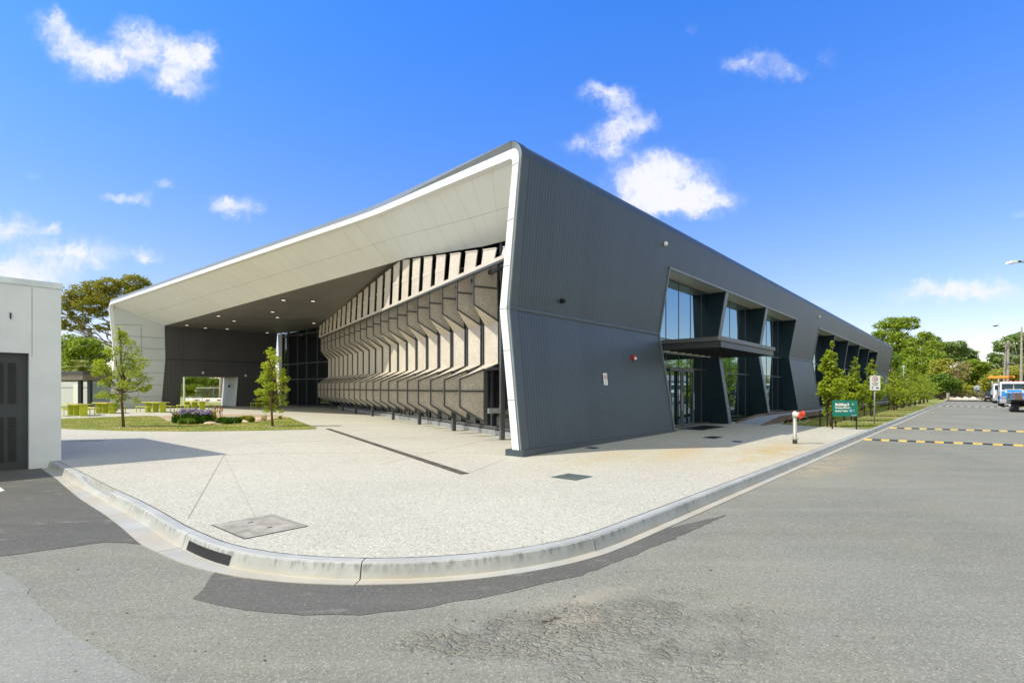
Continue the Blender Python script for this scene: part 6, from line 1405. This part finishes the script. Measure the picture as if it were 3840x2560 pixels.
# dark utility vehicle
uv = place(3692, 84, .9); r = empty('pickup', uv, FAC, 'small black pickup parked at the end of the road, left of the paver', 'car')
m = MB(); m.prism([(0, -.9, .35), (0, -.9, .8), (-.15, -.9, .98), (-1.3, -.9, 1.08), (-5.0, -.9, 1.1), (-5.1, -.9, .4)], (0, 1.8, 0)); m.build('body', M['black'], r, bevel=.06)
m = MB(); m.prism([(-1.3, -.8, 1.08), (-1.9, -.72, 1.7), (-3.3, -.72, 1.72), (-3.5, -.8, 1.1)], (0, 1.6, 0)); cb_ = m.build('cab', M['black'], r, bevel=.04)
m = MB(); m.add([(-1.34, -.68, 1.16), (-1.34, .68, 1.16), (-1.81, .6, 1.64), (-1.81, -.6, 1.64)], [(0, 1, 2, 3)]); m.build('windscreen', M['windscreen'], cb_)
for y in (-.65, .65): m = MB(); m.box((.0, y, .78), (.06, .34, .16)); m.build('headlight', M['lens'], r)
m = MB(); m.box((.01, 0, .78), (.05, .8, .14)); m.build('grille', M['chrome'], r)
for x in (-.9, -4.1):
    for y in (-.8, .8): wheel(r, x, y, .36, .36, .24)
# traffic mirror
mp = at(3668, 1500, 78); r = empty('traffic_mirror', (mp[0], 78, -.02), 0, 'round convex traffic mirror on a pole at the end of the road', 'mirror'); mo = (mp[0], 78, -.02)
m = MB(mo); zt = at(0, 1438, 78)[2]; m.tube([(mp[0]+.12, 78, -.05), (mp[0]+.12, 78, zt)], .045, 8); m.build('pole', M['galv'], r)
mc = at(3663.5, 1457, 77.8); m = MB(mo)
m.lathe((mc[0], mc[1], mc[2]), [(.5, 0), (.5, -.05)], 28, 'y'); m.build('mirror_rim', M['galv'], r)
m = MB(mo); m.lathe((mc[0], mc[1], mc[2]), [(.47, -.051), (.44, -.09), (.34, -.13), (.18, -.155), (.02, -.16)], 28, 'y'); mm, nt, b, o = new_mat('mirror_face'); b.inputs['Metallic'].default_value = 1; b.inputs['Base Color'].default_value = (.8, .8, .78, 1); b.inputs['Roughness'].default_value = .03; m.build('mirror_face', mm, r, smooth=True)
# poles
pp = at(3778, 1500, 96); M['pole'] = plain('weathered_pole', (.34, .31, .28), .85, 0, .2, 3)
r = empty('power_pole', (pp[0], 96, -.1), 0, 'timber power pole with two crossarms behind the trucks', 'power pole'); po = tuple(r.location); zt = at(0, 1278, 96)[2]; x_ = pp[0]
m = MB(po); m.tube([(x_, 96, -.1), (x_+.15, 96, zt)], [.24, .16], 10); m.build('pole', M['pole'], r)
m = MB(po); m.tube([(x_-.55, 96.3, -.1), (x_-.05, 96.2, zt-.6)], [.2, .12], 8); m.build('brace_pole', M['pole'], r)
z1_ = at(0, 1290, 96)[2]; z2_ = at(0, 1361, 96)[2]; z3_ = at(0, 1333, 96)[2]
m = MB(po); m.box((x_+.1, 95.8, z1_), (3.4, .12, .16)); m.bar((x_-.7, 95.75, z1_), (x_+.1, 95.8, z1_-.6), .05); m.bar((x_+.9, 95.75, z1_), (x_+.1, 95.8, z1_-.6), .05); m.build('crossarm', M['pole'], r)
m = MB(po); m.box((x_+.0, 95.8, z2_), (2.2, .12, .14)); m.build('crossarm', M['galv'], r)
m = MB(po); m.box((x_+1.2, 95.8, z3_), (1.7, .1, .1)); m.build('crossarm', M['galv'], r)
for dx in (-1.4, -.9, .9, 1.4): m = MB(po); m.lathe((x_+dx+.1, 95.8, z1_+.08), [(.04, 0), (.07, .05), (.07, .1), (.03, .2)], 8); m.build('insulator', M['white'], r)
m = MB(po)
for (xa, za, xb, zb, sg_) in ((-1.3, z2_+1.9, .1, z2_, .3), (1.0, z1_, 1.4, z3_, -.4), (1.6, z3_, .4, z2_, -.6), (-.8, z2_, .1, z2_-1., .2), (-1.1, z2_, -.9, z2_+1.2, .5)):
    m.tube([(x_+xa+(xb-xa)*f, 95.75, za+(zb-za)*f-sg_*math.sin(f*math.pi)) for f in np.linspace(0, 1, 8)], .02, 4)
m.build('jumper_wire', M['galv'], r)
pq = at(3829, 1500, 92); r = empty('light_pole', (pq[0], 92, -.1), 0, 'tall tapered grey pole at the right edge beside the power pole', 'pole'); m = MB(tuple(r.location)); m.tube([(pq[0], 92, -.1), (pq[0]+.1, 92, at(0, 1238, 92)[2]), (pq[0]+.12, 92, at(0, 1222, 92)[2])], [.25, .13, .03], 10); m.build('pole', M['pole'], r)
ps = at(3388, 1500, 66); r = empty('lamp_post', (ps[0], 66, 0), 0, 'thin pale lamp post rising behind the far pear trees', 'lamp post'); m = MB(tuple(r.location)); zt = at(0, 1379, 66)[2]; m.tube([(ps[0], 66, 0), (ps[0], 66, zt)], .06, 8); m.build('post', M['truck_white'], r); m = MB(tuple(r.location)); m.lathe((ps[0], 66, zt), [(.1, 0), (.17, .1), (.17, .22), (.05, .28)], 10); m.build('lamp_head', M['truck_white'], r)
# street lamp whose head enters at the right edge
sl_ = at(3805, 984, 24); r = empty('street_lamp', (sl_[0]+3.0, 24, -.15), 0, 'street lamp head on a long arm entering at the right picture edge', 'street lamp'); o_ = tuple(r.location)
m = MB(o_); m.tube([(sl_[0]+3, 24, -.15), (sl_[0]+3, 24, sl_[2]-.5), (sl_[0]+2.6, 24, sl_[2]-.02), (sl_[0]+.2, 24, sl_[2]+.03)], [.11, .08, .05, .04], 10); m.build('pole', M['galv'], r)
m = MB(o_); m.prism([(sl_[0]-.30, 23.85, sl_[2]-.06), (sl_[0]-.24, 23.85, sl_[2]+.05), (sl_[0]+.0, 23.85, sl_[2]+.06), (sl_[0]+.02, 23.85, sl_[2]-.04)], (0, .3, 0)); m.build('lamp_head', M['white'], r, bevel=.01)
m = MB(o_); m.box((sl_[0]+.11, 24, sl_[2]+.02), (.24, .16, .07), ry=-.15); m.build('mounting', M['black'], r)
# likely lamp head remnant without its arm, built here in winged form
bp = at(3732, 1222, 60); r = empty('lamp_remnant', bp, 0, 'small dark lamp head remnant above the far trees, built in winged form', 'lamp_remnant')
m = MB(bp); m.ball(bp, (.26, .1, .07), 8, 6); m.ball((bp[0]+.28, bp[1], bp[2]+.05), .06, 6, 5); m.add([(bp[0]-.2, bp[1], bp[2]), (bp[0]-.55, bp[1]-.05, bp[2]-.08), (bp[0]-.55, bp[1]+.05, bp[2]-.07)], [(0, 1, 2)])
m.add([(bp[0]-.1, bp[1], bp[2]+.03), (bp[0]+.12, bp[1], bp[2]+.03), (bp[0]+.05, bp[1]-.5, bp[2]+.1), (bp[0]-.1, bp[1]-.5, bp[2]+.08)], [(0, 1, 2, 3)]); m.add([(bp[0]-.1, bp[1], bp[2]+.03), (bp[0]+.12, bp[1], bp[2]+.03), (bp[0]+.05, bp[1]+.5, bp[2]+.1), (bp[0]-.1, bp[1]+.5, bp[2]+.08)], [(0, 1, 2, 3)]); m.build('body', M['black'], r)
# embankment wall, bollard and wire fence at the end of the road
ea = at(3562, 1490, 92); eb = at(3665, 1490, 92); m = MB(); n_ = 14; ring_ = []
for i in range(n_+1):
    x = ea[0]+(eb[0]-ea[0])*i/n_; h_ = .42+.12*math.sin(i*1.7)+.05*math.cos(i*3.1); ring_ += [(x, 91.2, 0), (x, 91.6, h_*.8), (x, 92.2, h_), (x, 93.2, 0)]
m.add(ring_, [(i*4+k, (i+1)*4+k, (i+1)*4+k+1, i*4+k+1) for i in range(n_) for k in range(3)]+[(0, 1, 2, 3), (n_*4+3, n_*4+2, n_*4+1, n_*4)])
tag(m.build('gravel_mound', plain('pale_gravel', (.62, .56, .5), .9, 0, .15, 3, .2, .03)), 'low pale gravel mound beyond the end of the road', 'mound')
bo = at(3555, 1492, 90); m = MB(); m.box((bo[0], 90, .6), (.3, .3, 1.25)); m.box((bo[0], 90, 1.24), (.34, .34, .06)); tag(m.build('bollard', M['pole']), 'pale square post standing left of the gravel mound', 'post')
fa = at(3500, 1490, 94); fb = at(3690, 1490, 94); r = empty('wire_fence', (fa[0], 94, 0), 0, 'thin wire fence on rusty posts before the scrub at the road end', 'fence'); fo = tuple(r.location)
m = MB(fo)
for k in range(5): x = fa[0]+(fb[0]-fa[0])*k/4; m = MB(fo); m.box((x, 94, .8), (.08, .08, 1.6)); m.build('post', M['rust'], r)
m = MB(fo)
for z in (.3, .7, 1.1, 1.5): m.bar((fa[0], 94, z), (fb[0], 94, z), .02)
m.build('wire', M['galv'], r)
